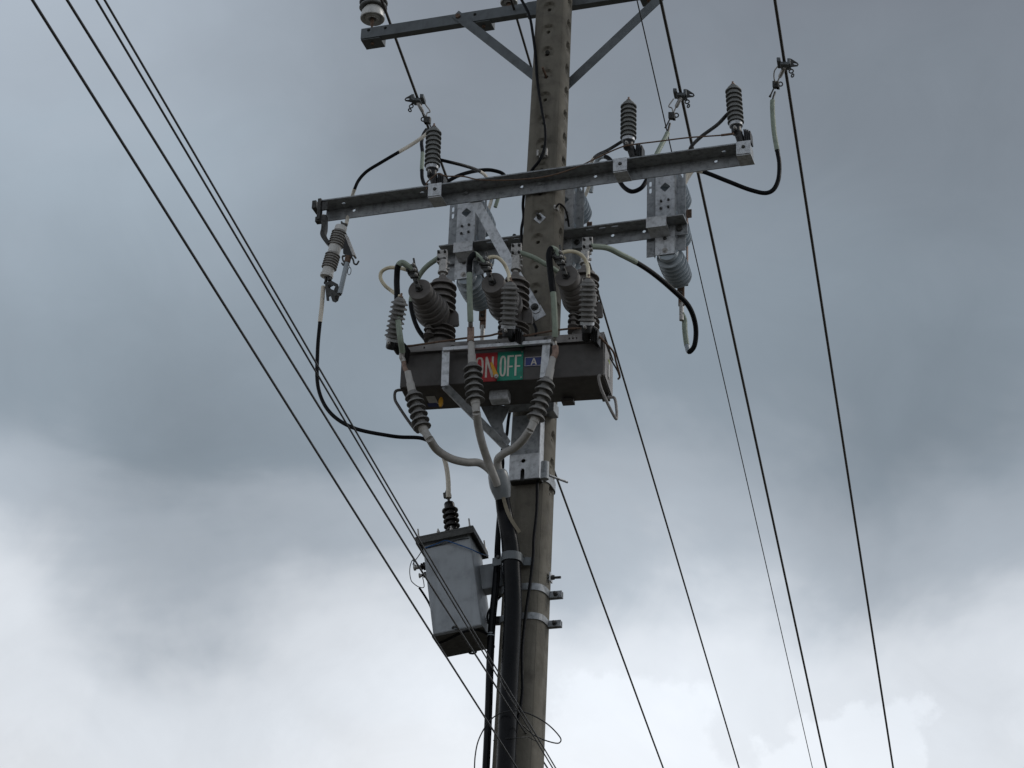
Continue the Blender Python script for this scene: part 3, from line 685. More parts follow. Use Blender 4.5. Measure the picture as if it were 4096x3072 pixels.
for x, z in ((gx1-.008, zt_-.008), (gx1-.008, zb_+.012)): bolt(grnp, o0+UB*x+ZA*z-VB*.005, -VB, .0045, .004, 'alu')
ax0 = B2('S3', 842, 510)[0]; ax1 = B2('S3', 1165, 500)[0]; az = (B2('S3', 842, 445)[1], B2('S3', 842, 570)[1]); za0, za1 = min(az), max(az)
bp = flatpart(rect(ax0, za0+.001, ax1, za1+.002), [], .002, .003, 'phase_plate', 'blue', sw)
t_ = .0022
flatpart(rect(ax0+.002, za0+.003, ax1-.002, za1), [rect(ax0+.002+t_, za0+.003+t_, ax1-.002-t_, za1-t_)], .0045, .0012, 'border', 'signwhite', bp)
aw = (za1-za0)*.60; acx = B2('S3', 968, 500)[0]
word('A', acx-aw/2, za0+(za1-za0)*.16, aw, (za1-za0)*.70, aw*.22, 0, .0045, bp)
# yellow pointer
a_, c_ = PB('S3', 388, 508, FB-.03), PB('S3', 462, 705, FB-.03); dd = (c_-a_); ln = dd.length; dd.normalize(); e2 = dd.cross(VB).normalized()
b = MB(); b.plate([(0, -.006), (ln*.95, -.014), (ln+.008, -.008), (ln+.008, .008), (ln*.95, .014), (0, .006)], [], a_, dd, e2, .005); pt = b.build('position_pointer', 'yellow', sw)
b = MB(); b.lathe([(.012, 0), (.012, .012), (.006, .013), (.006, .02)], c_-VB*.002, -VB, 16); b.cyl(c_, c_+VB*.03, .006, 8); b.build('spindle', 'alu', pt)
# handles
def corner(pts, f=.16):
    out = [pts[0]]
    for i in range(1, len(pts)-1):
        out += [pts[i].lerp(pts[i-1], f), pts[i].lerp(pts[i+1], f)]
    return out+[pts[-1]]
def rod(pts, r, name, material, parent, sub=6): return MB().tube(smooth(pts, sub)[0], r, 10).build(name, material, parent)
rod(corner([PB('S2', 300, 1145, FB+.03), PB('S2', 135, 1165, FB+.02), PB('S2', 132, 1345, FB+.02), PB('S4', 207, 395, FB+.02), PB('S4', 225, 300, FB+.1), PB('S2', 420, 1380, FB+.16)]), .0085, 'lifting_handle', 'tank', sw)
rod(corner([PB('S3', 1925, 672, FB+.02), PB('S3', 1838, 690, FB), PB('S3', 1880, 880, FB+.03), PB('S3', 2080, 1290, FB+.14), PB('S3', 2092, 1180, FB+.18), PB('S3', 2062, 980, FB+.23), PB('S3', 1960, 985, FB+.22)]), .0085, 'lifting_handle', 'tank_pale', sw)
# bottom lugs, yellow pull ring and under label
b = MB(); c = PB('S3', 1430, 1040, BB-.04); b.bbox(c, UB, VB, ZA, .035, .03, .010, .002); c = PB('S3', 1940, 990, BB-.04); b.bbox(c, UB, VB, ZA, .022, .03, .008, .002); b.build('mounting_foot', 'tank', sw)
c = PB('S2', 945, 1365, FB+.12); b = MB(); xs = UB*.012; b.lathe([(.0, -.006), (.030, -.006), (.033, 0), (.030, .006), (.0, .006)], Vector((0, 0, 0)), VB, 24)
b.v = [c+UB*(v.dot(UB)*.42)+VB*v.dot(VB)+ZA*v.dot(ZA) for v in b.v]; b.build('pull_ring', 'yellow', sw)
b = MB(); c = onplane(ray('S2', 790, 1330), o0-ZA*(HT+.002), ZA); b.box(c, UB, VB, ZA, .026, .05, .001); b.build('under_plate', 'label', sw)
b = MB(); c = onplane(ray('S2', 800, 1415), o0-ZA*(HT+.004), ZA); b.box(c, UB, VB, ZA, .028, .022, .001); b.build('under_label', 'blue', sw)
# three bushing heads
HB = (FB+BB)/2+.02
def head(i, kx, pad, disc):
    base = onplane(ray(*kx), PC+VB*HB, VB); MB().lathe([(.08, 0), (.078, .02), (.066, .03), (.066, base.z-ZT-.04)], Vector((base.x, base.y, ZT+.045)), ZA, 30).build('pedestal', 'epoxy', sw)
    ax = ZA
    # base skirts
    MB().lathe([(.075, 0)]+sheds(3, .060, .092, .10, .30, .12, .004)+[(.055, .11), (.055, .17)], base, ax, 36).build('base_skirt', 'epoxy', sw)
    # small standoff in front
    q = base-VB*.085-UB*.045; MB().lathe([(.03, 0)]+sheds(4, .015, .030, .13, .3, .14, .0)+[(.012, .135)], q, ax, 24).build('sensor_insulator', 'epoxy', sw)
    # column and bracket
    MB().lathe([(.050, .10), (.052, .22)], base, ax, 28).build('column', 'epoxy', sw)
    b = MB(); q = base+UB*.085-VB*.005+ZA*.145
    b.plate([(-.03, -.05), (.02, -.05), (.027, -.04), (.020, .03), (.005, .052), (-.03, .05)], [], q, UB, ZA, .02); b.build('latch_cover', 'epoxy', sw)
    # vertical bushing
    vb = MB().lathe([(.052, .17)]+sheds(5, .060, .086, .215, .34, .12, .18)+[(.055, .397), (.040, .405), (.026, .42), (.020, .44)], base, ax, 36).build('vertical_bushing', 'epoxy', sw)
    MB().lathe([(.015, .43), (.015, .455), (.031, .457), (.031, .468), (.026, .47), (.026, .54), (.02, .545)], base, ax, 18).build('terminal_rod', 'alu', vb)
    pc = PB(*pad, HB); pc.z = base.z+.70 if False else pc.z
    b = MB(); b.bbox(pc, UB, VB, ZA, .030, .010, .042, .003); b.bbox(pc+VB*.022, UB, VB, ZA, .028, .006, .040, .003)
    top = base+ax*.52; b.bbox((top+pc)/2-ZA*.01, UB, VB, ZA, .020, .010, max(.02, abs(pc.z-top.z)/2), .003); pd = b.build('terminal_pad', 'alu', vb)
    for sx in (-1, 1):
        for sz in (-1, 1): bolt(pd, pc+UB*.019*sx+ZA*.024*sz-VB*.010, -VB, .009, .010, 'steel', .010)
    for dz in (.485, .525): bolt(vb, base+ax*dz+UB*.026, UB, .009, .012, 'alu')
    # horizontal bushing facing the street
    e = PB(*disc[0], HB-.33); j = PB(*disc[1], HB); ha = (e-j).normalized(); ln = (e-j).length
    pr = [(ln-.503, 0)]; R_ = [(.0001, ln-.335), (.05, ln-.333), (.082, ln-.315), (.101, ln-.285), (.107, ln-.255), (.1065, ln-.236), (.090, ln-.233), (.090, ln-.226), (.0985, ln-.224), (.0985, ln-.191), (.084, ln-.188), (.084, ln-.182), (.0905, ln-.180), (.0905, ln-.150),
          (.077, ln-.147), (.077, ln-.141), (.083, ln-.139), (.0825, ln-.111), (.070, ln-.108), (.070, ln-.103), (.0765, ln-.101), (.0765, ln-.070), (.064, ln-.067), (.064, ln-.050), (.073, ln-.047), (.0735, ln-.006), (.070, ln), (.02, ln+.001), (.0001, ln+.0015)]
    pr = [(r*.93, max(0.0, h)) for r, h in R_]
    hb = MB().lathe(pr, j, ha, 40).build('front_bushing', 'epoxy', sw)
    b = MB(); b.cyl(e, e+ha*.05, .013, 12); b.cyl(e+ha*.002, e+ha*.012, .024, 6); k = e+ha*.045
    K = (ZA*.95-UB*.32).normalized()
    b.bbox(k+K*.04, UB, ha, K, .014, .009, .062, .003); b.bbox(k+K*.100, UB, ha, K, .032, .015, .030, .004); b.bbox(k+K*.105+ha*.018, UB, ha, K, .027, .008, .026, .003); b.bbox(k+K*.055+ha*.008, UB, ha, K, .024, .010, .012, .003)
    b.cyl(k+K*.115+UB*.02, k+K*.185+UB*.03, .006, 8)
    cn = b.build('cable_clamp', 'steel', hb)
    for sx, sz in ((-.024, .085), (.020, .085), (-.024, .118), (.022, .12), (.018, .05)): bolt(cn, k+UB*sx+K*sz+ha*.024, ha, .009, .014, 'alu' if sx > 0 else 'steel', .010)
    bolt(cn, k+ZA*.012+UB*.0+ha*.008, ha, .010, .012, 'steel', .008)
    return base, e, k, pc
H = [head(0, ('R8', 950, 1545), ('R8', 990, 280), (('R8', 655, 760), ('R8', 905, 1200))), head(1, ('R8', 2040, 1510), ('R8', 2085, 185), (('R8', 1735, 665), ('R8', 1985, 1105))), head(2, ('S1', 1600, 1420), ('S1', 1660, 95), (('S1', 1350, 570), ('S1', 1600, 1010)))]

# galvanized frame in front of the tank, and its diagonal
fv = FB-.06
frame = thing('termination_frame', 'pale galvanized flat-bar frame bolted over the front of the switch tank', 'bracket', PB('S2', 1030, 1080, fv))
def bar(k1, k2, wd, v1, v2, material='galv_pale', th=.006, name='bar', parent=frame):
    a_ = PB(*k1, v1); c_ = PB(*k2, v2); dd = c_-a_; ln = dd.length; dd.normalize(); e2 = dd.cross(VB).normalized(); b = MB()
    b.bbox((a_+c_)/2, dd, e2, dd.cross(e2), ln/2, wd/2, th/2, .002); return b.build(name, material, parent)
bar(('S2', 1035, 452), ('S2', 1015, 1078), .044, fv, fv)
bar(('S2', 980, 436), ('S3', 1200, 228), .022, fv-.008, fv-.008, th=.022)
bar(('S3', 1138, 238), ('S3', 1100, 715), .044, fv, fv)
bar(('S2', 1010, 1075), ('S4', 1270, 580), .040, fv+.02, -.21, 'galv', .03, 'diagonal')
MB().cyl(PB('S2', 1155, 372, fv), PB('S2', 1155, 410, fv), .012, 8).build('bolt', 'steel', frame)
MB().cyl(PB('S3', 1127, 178, fv), PB('S3', 1127, 215, fv), .012, 8).build('bolt', 'steel', frame)

# support post between tank and pole
pv = -.185
def P2(k, x, y, o): p = P(k, x, y, pv); return ((p-o).dot(UA), (p-o).dot(ZA))
po = P('S4', 1457, 800, pv); post = thing('support_post', 'galvanized channel post with a slotted foot plate holding the switch off the pole', 'bracket', po)
x0, zlo = P2('S4', 1285, 950, po); x1, zmid_ = P2('S4', 1640, 660, po); zhi = (ZB-po.z)-.01
b = MB(); b.plate(rect(x0+.012, zmid_, x1-.005, zhi), [], po+VA*.006, UA, ZA, .006); b.build('channel_web', 'galv', post)
hc = P2('S4', 1457, 720, po); sc = P2('S4', 1445, 890, po)
sl_ = [(sc[0]-.012, zlo-.0), (sc[0]-.012, sc[1]+.03), (sc[0]-.006, sc[1]+.042), (sc[0]+.006, sc[1]+.042), (sc[0]+.012, sc[1]+.03), (sc[0]+.012, zlo)]
b = MB(); b.plate([(x0, zlo), *sl_, (x1, zlo), (x1, zmid_+.02), (x0, zmid_+.02)], [circ(hc[0], hc[1], .013, 14)], po, UA, ZA, .006); b.build('foot_plate', 'galv_pale', post)
for xx in (x0+.012, x1):
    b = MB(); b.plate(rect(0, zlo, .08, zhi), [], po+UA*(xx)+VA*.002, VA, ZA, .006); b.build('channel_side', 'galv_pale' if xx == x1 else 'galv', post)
b = MB(); b.plate(rect(x0, 0, x1+.01, .06), [], po+ZA*(zlo-.004), UA, VA, .006); b.build('foot_lip', 'steel', post)
# tank seat, gusset
b = MB(); c = PB('S3', 508, 950, -.46); b.bbox(c, UB, VB, ZA, .056, .04, .045, .012); b.build('seat_block', 'galv_pale', post)
pts = [('S3', 385, 1085), ('S3', 640, 1100), ('S3', 610, 1190), ('S3', 540, 1330), ('S3', 560, 1440), ('S3', 650, 1570), ('S3', 600, 1640), ('S3', 400, 1400), ('S3', 250, 1110)]
pp = [P(*q, -.28) for q in pts]; oo = pp[0]; b = MB(); b.plate([((p-oo).dot(UA), (p-oo).dot(ZA)) for p in pp], [], oo, UA, ZA, .008); b.build('gusset', 'galv', post)
b = MB(); c = P('S3', 1170, 1150, -.10); b.bbox(c, UA, VA, ZA, .045, .05, .035, .004); b.build('side_cleat', 'galv', post)
b = MB(); c = P('S3', 840, 1000, -.27); b.bbox(c, UA, VA, ZA, .11, .06, .05, .006); b.build('saddle', 'galv', post)
# pole band with bolt under the post
def pole_band(label, z, hgt, lug, pole_v=0, a0=-150, a1=20, name='pole_band', lugs=True):
    root = thing(name, label, 'clamp', face_pt(z, -math.pi/2))
    b = MB(); n = 36; vs = []; fs = []
    for k in range(n+1):
        a = R(a0+(a1-a0)*k/n)
        for zz in (z-hgt/2, z+hgt/2):
            vs.append(face_pt(zz, a, .002)); vs.append(face_pt(zz, a, .008))
    for k in range(n):
        i = 4*k; j = i+4
        fs += [(i, j, j+1, i+1), (i+1, j+1, j+3, i+3), (i+3, j+3, j+2, i+2), (i+2, j+2, j, i)]
    b.add(vs, fs); b.build('band', 'galv', root)
    if not lugs: return root
    q = face_pt(z, R(a1), .004); b = MB(); b.bbox(q+UA*.035, UA, VA, ZA, .04, .006, hgt/2, .002); b.bbox(q+UA*.035-VA*.025, UA, VA, ZA, .04, .006, hgt/2, .002); b.build('lug', 'galv', root)
    b = MB(); b.cyl(q+UA*.04-VA*.06, q+UA*.04+VA*.03, .008, 10); b.cyl(q+UA*.04-VA*.045, q+UA*.04-VA*.032, .014, 6); b.build('bolt', 'steel', root)
    return root
z1 = P('S6', 1900, 510, -.05).z; z2 = P('S6', 1885, 880, -.05).z
pole_band('upper of the two galvanized pole bands beside the black riser cable', z1, .040, None)
pole_band('lower of the two galvanized pole bands beside the black riser cable', z2, .038, None)
pb = pole_band('galvanized pole band with a round bolt sleeve at the foot of the support post', P('S4', 1790, 940, -.05).z, .055, None, a0=-120, a1=60, lugs=False)
c = P('S4', 1708, 830, -.20); MB().lathe([(.024, -.055), (.024, .05), (.020, .052), (.018, .05)], c, ZA, 20).build('bolt_sleeve', 'galv', pb)
MB().cyl(P('S4', 1760, 890, -.18), P('S4', 1975, 970, -.05), .007, 10).build('tie_bolt', 'galv', pb)
tb = thing('through_bolt', 'short threaded bolt with square washer on the pole side above the pole bands', 'bolt', P('S6', 1905, 350, 0))
c = P('S6', 1905, 350, 0); MB().cyl(c-UA*.03, P('S6', 2030, 345, -.02), .0075, 10).build('shank', 'steel', tb); b = MB(); b.lathe([(.014, 0), (.014, .018)], c+UA*.004, UA, 6, False); b.build('nut', 'steel', tb)
b = MB(); b.box(c+UA*.001, UA, VA, ZA, .004, .024, .026); b.build('square_washer', 'galv_pale', tb)

# ------------------------------------------------------------------ front arresters on the switch
G2 = 'arresters on the switch tank'
sv = FB-.085
fs_ = [(('R8', 262, 1480), ('R8', 385, 862), ('S2', 215, 480), 'grey arrester at the tank corner beneath the hanging cream loop', .049),
       (('S1', 492, 1290), ('S1', 525, 632), ('S1', 560, 1500), 'grey arrester in front of the middle bushing head', .050),
       (('S1', 1655, 1240), ('S1', 1675, 585), ('S1', 1640, 1500), 'grey arrester in front of the bushing head nearest the lime-labelled tank end', .050)]
for b_, t_, f_, lab, r_ in fs_: arrester(lab, PB(*b_, sv-.06), PB(*t_, sv-.18), r_, 8, PB(*f_, sv+.03), G2, ribs=-1, material='polymer')

# ------------------------------------------------------------------ cable terminations, breakout boot, riser
tvv = FB-.14
def termination(label, tube_top, tube_bot, s1, s2, rs, slv, group='cable terminations in front of the switch'):
    a_, c_, d_, e_ = PB(*tube_top, tvv), PB(*tube_bot, tvv), PB(*s1, tvv), PB(*s2, tvv)
    root = thing('cable_termination', label, 'termination', e_, group)
    dd = (c_-a_); ln = dd.length
    MB().lathe([(.013, -.003), (.0185, 0), (.0195, ln*.5), (.0225, ln*.55), (.0235, ln+.01)], a_, dd, 24).build('upper_sleeve', 'sheath', root)
    ax = (d_-e_).normalized(); h = (d_-e_).length+.02
    MB().lathe(sheds(6, .026, rs, h, .42, .10), e_, ax, 36).build('sheds', 'polymer', root)
    f_ = PB(*slv, tvv); dd = f_-e_; ln = dd.length
    MB().lathe([(.024, -.015), (.0265, 0), (.026, ln*.3), (.0225, ln*.36), (.0215, ln)], e_, dd, 24).build('lower_sleeve', 'sheath', root)
    return f_
bootp = P('S4', 1140, 860, -.36)
f1 = termination('grey shedded cable termination at the tank corner, leaning outward', ('S2', 360, 830), ('S2', 440, 1195), ('S2', 455, 1235), ('S4', 262, 325), .0515, ('S4', 345, 455))
f2 = termination('grey shedded cable termination hanging upright before the red ON plate', ('S2', 1478, 318), ('S2', 1500, 700), ('S2', 1505, 740), ('S2', 1552, 1340), .0535, ('S4', 903, 150))
f3 = termination('grey shedded cable termination leaning in before the blue plate', ('S3', 1225, 440), ('S3', 1165, 720), ('S3', 1140, 765), ('S3', 990, 1265), .0525, ('S4', 1532, 355))
def leg(label, pts, group='ribbed cables into the breakout boot'):
    path, _ = smooth(pts, 14); tot = sum((path[i+1]-path[i]).length for i in range(len(path)-1)); n = int(tot/.006); q = []
    acc = [0]
    for i in range(len(path)-1): acc.append(acc[-1]+(path[i+1]-path[i]).length)
    j = 0; rr = []
    for k in range(n+1):
        s = tot*k/n
        while j < len(path)-2 and acc[j+1] < s: j += 1
        q.append(path[j].lerp(path[j+1], (s-acc[j])/max(1e-6, acc[j+1]-acc[j]))); f = s/tot
        rr.append(.0225+(.0014 if (k//1) % 2 else -.0004)*max(0, 1-f*1.1))
    tag(MB().tube(q, rr, 14).build('ribbed_cable', 'sheath'), label, 'cable', group)
leg('ribbed grey cable sweeping down from the corner termination in a wide bow', [f1, P('S4', 440, 590, -.66), P('S4', 600, 690, -.56), P('S4', 780, 735, -.46), P('S4', 940, 745, -.38), P('S4', 1060, 830, -.35), P('S4', 1130, 960, -.34)])
leg('ribbed grey cable dropping from the middle termination nearly straight', [f2, P('S4', 922, 300, -.68), P('S4', 960, 480, -.60), P('S4', 1030, 700, -.49), P('S4', 1105, 890, -.42), P('S4', 1150, 1000, -.37)])
leg('ribbed grey cable hooking back from the leaning termination by the post', [f3, P('S4', 1450, 470, -.66), P('S4', 1340, 570, -.55), P('S4', 1220, 635, -.44), P('S4', 1150, 715, -.37), P('S4', 1165, 840, -.33), P('S4', 1190, 960, -.32)])
ba, bb = P('S4', 1148, 850, -.36), P('S4', 1212, 1150, -.29); dd = bb-ba; ln = dd.length
bo = MB(); bo.lathe([(.040, -.012), (.052, .0), (.057, ln*.12), (.060, ln*.35), (.060, ln*.55), (.056, ln*.72), (.049, ln*.90), (.045, ln*1.03)], ba, dd, 32)
tag(bo.build('breakout_boot', 'boot'), 'swollen grey rubber boot where the three ribbed cables join', 'boot')
def r_at(k, x, y, v): return P(k, x, y, v)
rp = [P('S4', 1200, 1100, -.30), P('S4', 1232, 1330, -.255), P('S4', 1285, 1600, -.24), P('S6', 1400, 0, -.225), P('S6', 1412, 200, -.22), P('S6', 1428, 700, -.22), P('S6', 1402, 1300, -.225), P('S7', 600, 400, -.23), P('S7', 580, 800, -.235), P('S7', 545, 1600, -.24)]
bo_ = rp[-1]; rp += [Vector((bo_.x-.05, bo_.y, 3.0)), Vector((bo_.x-.1, bo_.y-.02, 0.0))]
path, _ = smooth(rp, 10); rad = [.040+.010*min(1, i/30) for i in range(len(path))]
rc = thing('riser_cable', 'thick glossy black riser cable running down the pole from the grey boot', 'cable', path[-1]); MB().tube(path, rad, 24).build('jacket', 'gloss_black', rc)
tp = [P('S4', 1218, 1150, -.335), P('S4', 1265, 1310, -.30), P('S4', 1330, 1440, -.275), P('S4', 1410, 1560, -.24)]
path, _ = smooth(tp, 8); b = MB()
for i in range(len(path)-1):
    d_ = path[i+1]-path[i]; b.box((path[i]+path[i+1])/2, d_.normalized(), d_.cross(VA).normalized(), VA, d_.length*.55, .010, .002)
b.build('tape_tail', 'tape', rc)
# cable clamp across riser and conduit
cl = thing('cable_clamp', 'galvanized saddle clamp strapping the black riser cable and conduit to the pole', 'clamp', P('S6', 1400, 100, -.27))
b = MB(); zc = P('S6', 1420, 100, -.275).z; c0 = P('S6', 1412, 105, -.22); hz = .020
prof = [P('S6', 1175, 75, -.19), P('S6', 1285, 75, -.20)]
arc = [Vector((c0.x, c0.y, 0))+(UA*math.cos(a)+VA*math.sin(a))*.055 for a in [R(180+180*k/14) for k in range(15)]]
prof = [Vector((p.x, p.y, 0)) for p in prof]+arc+[Vector((p.x, p.y, 0)) for p in (P('S6', 1560, 90, -.165), P('S6', 1690, 85, -.15))]
for i in range(len(prof)-1):
    a_, c_ = prof[i], prof[i+1]; d_ = c_-a_
    if d_.length < 1e-4: continue
    mid = (a_+c_)/2+ZA*c0.z; b.box(mid, d_.normalized(), ZA, d_.normalized().cross(ZA), d_.length*.52, .024, .003)
b.build('strap', 'paintgrey', cl)
for q in (('S6', 1240, 90, -.20), ('S6', 1550, 90, -.175)): bolt(cl, P(*q), -VA, .011, .01, 'steel')
# conduit
cp = [P('S5', 1790, 240, -.09), P('S5', 1760, 500, -.10), P('S5', 1725, 1100, -.11), P('S6', 1235, 100, -.12), P('S6', 1205, 500, -.13), P('S6', 1165, 900, -.13), P('S7', 352, 220, -.13), P('S7', 330, 900, -.13), P('S7', 300, 1600, -.13)]
e_ = cp[-1]; cp += [Vector((e_.x-.05, e_.y, 3.0)), Vector((e_.x-.1, e_.y, 0))]
path, _ = smooth(cp, 8); rad = [.012+.009*min(1, i/28) for i in range(len(path))]
cdt = thing('conduit', 'slim blue-black conduit running down the pole edge between transformer and riser cable', 'conduit', path[-1]); MB().tube(path, rad, 16).build('pipe', 'gloss_black', cdt)
for yy in (1060, 1085): MB().lathe([(.0225, -.003), (.0225, .003)], P('S6', 1150, yy, -.13), ZA, 16).build('tape_band', 'bluegrey', cdt)
# thin earth lead right of the riser
cable('earth_lead', 'thin black lead snaking down the pole beside the riser cable, across the pole bands', 'cable', [(P('S4', 1620, 950, -.15), 'black'), (P('S4', 1612, 1300, -.15), None), (P('S4', 1578, 1640, -.155), None), (P('S6', 1685, 60, -.16), None), (P('S6', 1640, 450, -.165), None), (P('S6', 1590, 800, -.17), None), (P('S6', 1545, 1250, -.18), None), (P('S7', 752, 350, -.18), None), (P('S7', 757, 650, -.18), None), (P('S7', 735, 860, -.18), None), (P('S7', 690, 1080, -.18), None), (P('S7', 665, 1300, -.18), None), (P('S7', 655, 1640, -.18), None), (Vector((P('S7', 655, 1640, -.18).x-.1, P('S7', 655, 1640, -.18).y, 0.0)), None)], .0088)
# lead on the left flank of the pole, from the top down past the switch
zc_ = [(P('R2', 505, -20, -.02), 'black'), (P('R2', 600, 170, -.06), None), (P('R2', 640, 380, -.09), None), (P('R2', 668, 600, -.10), None), (P('R2', 690, 900, -.12), None), (P('R2', 738, 1200, -.135), None), (P('R2', 780, 1450, -.14), None), (P('R2', 772, 1620, -.14), None), (P('R5', 1290, 130, -.14), None), (P('R5', 1190, 260, -.11), None), (P('R5', 1110, 420, -.06), None), (P('R5', 1092, 560, -.03), None), (P('R5', 1080, 700, -.02), None), (P('R5', 1088, 850, -.02), None), (P('R5', 1062, 1000, -.02), None), (P('R5', 1066, 1300, -.02), None), (P('R5', 1055, 1560, -.02), None), (P('S1', 690, 640, -.05), None), (P('S1', 760, 1000, -.14), None), (P('S1', 860, 1260, -.15), None), (P('S1', 905, 1400, -.16), None), (P('S3', 640, 1180, -.17), None), (P('S3', 600, 1480, -.16), None), (P('S4', 1250, 430, -.14), None), (P('S4', 1205, 600, -.12), None), (P('S4', 1215, 740, -.11), None), (P('S4', 1190, 1000, -.10), None), (P('S5', 1800, 240, -.095), None)]
cable('down_lead', 'black lead wandering down the face and flank of the upper pole', 'cable', zc_, .0092)
ck = thing('cable_clip', 'small steel clip holding the black lead on the pole above the crossarm', 'clip', P('R5', 1325, 60, -.14))
b = MB(); b.bbox(P('R5', 1270, 45, -.125), UA, VA, ZA, .006, .012, .022, .002); b.bbox(P('R5', 1380, 30, -.125), UA, VA, ZA, .006, .012, .026, .002); b.bbox(P('R5', 1330, 85, -.12), UA, VA, ZA, .022, .008, .006, .002); b.build('clip_body', 'alu', ck)
ek = thing('earth_terminal', 'bolt with a short black pigtail on the pole corner below the crossarm', 'terminal', P('R5', 1500, 735, -.13))
b = MB(); b.lathe([(.012, -.02), (.012, .012), (.007, .013), (.007, .03)], P('R5', 1500, 735, -.13), -VA, 8); b.build('bolt', 'alu', ek)
MB().tube(smooth([P('R5', 1500, 720, -.15), P('R5', 1540, 682, -.14), P('R5', 1600, 722, -.11), P('R5', 1640, 830, -.07), P('R5', 1662, 970, -.02)], 8)[0], .006, 8).build('pigtail', 'black', ek)

# ------------------------------------------------------------------ jumpers and leads
JG = 'insulated jumpers'
cable('jumper_cable', 'black jumper with cream ends arching from the nearest arrester over to the cutout', 'cable', [(P('R4', 1250, 205, -.10), 'white_sleeve', 1.1), (P('R4', 1215, 235, -.11), None), (P('R4', 1090, 320, -.15), None), (P('R4', 970, 390, -.2), 'black'), (P('R4', 800, 490, -.22), None), (P('R4', 650, 585, -.23), None), (P('R4', 575, 670, -.235), None), (P('R4', 538, 750, -.235), 'white_sleeve', 1.1), (P('R4', 505, 860, -.10), None), (P('R4', 475, 1000, -.10), None), (P('R7', 680, 180, -.235), None)], .0105, JG)
cable('jumper_cable', 'black jumper with cream top dropping from the cutout and bowing across to the transformer bushing', 'cable', [(P('R7', 345, 1090, -.24), 'white_sleeve', 1.15), (P('R7', 335, 1200, -.24), None), (P('R7', 320, 1400, -.24), None), (P('R7', 295, 1620, -.24), 'black'), (P('F', 686, 760, -.25), None), (P('F', 688, 840, -.26), None), (P('F', 712, 890, -.27), None), (P('F', 760, 923, -.27), None), (P('F', 840, 941, -.25), None), (P('S4', 0, 437, -.22), None), (P('S4', 270, 455, -.2), None), (P('S4', 420, 540, -.19), None), (P('S4', 500, 640, -.18), 'white_sleeve', 1.2), (P('S4', 545, 780, -.17), None), (P('S4', 568, 950, -.16), None), (P('S4', 572, 1150, -.15), None)], .0115, JG)
cable('jumper_cable', 'black jumper with white tip leaving behind the cutout-side arrester towards the strap', 'cable', [(P('R4', 1330, 455, -.10), 'black'), (P('R4', 1440, 480, -.08), None), (P('R4', 1620, 525, .05), None), (P('R4', 1765, 578, .25), 'white_sleeve', 1.05), (P('R4', 1840, 650, .45), None), (P('R4', 1890, 800, .58), None), (eL[0]+ZA*.15+VA*.02, None)], .0105, JG)
cable('jumper_cable', 'grey-green tipped black jumper looping low behind the cutout-side arrester up to its line clamp', 'cable', [(P('R1', 965, 1640, 1.05), 'black'), (P('R4', 1215, 215, .95), None), (P('R4', 1195, 300, .8), None), (P('R4', 1205, 400, .7), 'green', 1.1), (P('R4', 1198, 570, .55), 'black'), (P('R4', 1205, 660, .5), None), (P('R4', 1240, 712, .45), None), (P('R4', 1400, 700, .40), None), (P('R4', 1560, 620, .42), None), (P('R4', 1760, 570, .5), None), (P('R4', 1900, 570, .55), None), (P('R4', 2010, 620, .6), 'green'), (P('R4', 1960, 800, .62), None), (P('R4', 1920, 930, .62), None)], .0125, JG)
cable('jumper_cable', 'black jumper leaving the arrester beside the pole and turning white down to the hidden disconnector', 'cable', [(P('R3', 430, 690, -.12), 'black'), (P('R3', 300, 770, .05), None), (P('R3', 175, 838, .3), 'white_sleeve', 1.05), (P('R3', 135, 930, .5), None), (P('R3', 120, 1100, .58), None), (eC[0]+ZA*.15+VA*.02, None)], .0105, JG)
cable('jumper_cable', 'black jumper dipping below the crossarm then rising pale green to the middle line clamp', 'cable', [(P('R3', 840, 540, 1.0), 'steel', .55), (P('R3', 818, 625, .95), 'green', 1.1), (P('R3', 770, 720, .85), None), (P('R3', 715, 830, .75), None), (P('R3', 690, 930, .6), 'black'), (P('R3', 640, 1030, .45), None), (P('R3', 580, 1115, .4), None), (P('R3', 510, 1142, .4), None), (P('R3', 440, 1110, .42), None), (P('R3', 385, 1030, .45), None), (P('R3', 340, 900, .5), None), (P('R3', 270, 835, .55), 'bluegrey'), (P('R3', 210, 850, .58), None), (P('R3', 165, 950, .6), None), (P('R3', 140, 1150, .62), None)], .0145, JG)
cable('jumper_cable', 'black jumper curving down from the tip arrester to behind the crossarm', 'cable', [(P('T1', 1050, 900, -.13), 'black'), (P('T1', 965, 985, -.08), None), (P('T1', 860, 1095, .05), None), (P('T1', 640, 1260, .3), None), (P('T1', 510, 1400, .5), 'white_sleeve', 1.0), (P('R3', 985, 850, .6), None), (P('R3', 985, 1000, .62), None), (eR[0]+ZA*.15+VA*.02, None)], .0115, JG)
cable('jumper_cable', 'black jumper sagging wide from the outermost line clamp to the free disconnector, sage sleeve above', 'cable', [(P('T1', 1580, 690, 1.0), 'steel', .5), (P('T1', 1550, 800, .95), 'green', 1.15), (P('T1', 1550, 950, .93), None), (P('T1', 1570, 1200, .9), None), (P('T1', 1608, 1430, .88), 'black'), (P('R3', 1808, 900, .86), None), (P('R3', 1795, 1050, .84), None), (P('R3', 1750, 1130, .83), None), (P('R3', 1690, 1155, .82), None), (P('R3', 1560, 1130, .8), None), (P('R3', 1350, 1050, .74), None), (P('R3', 1130, 965, .68), 'white_sleeve', 1.1), (P('R3', 1050, 950, .66), None), (P('R3', 1005, 1000, .65), None), (eR[0]+ZA*.15+VA*.03, None)], .0145, JG)
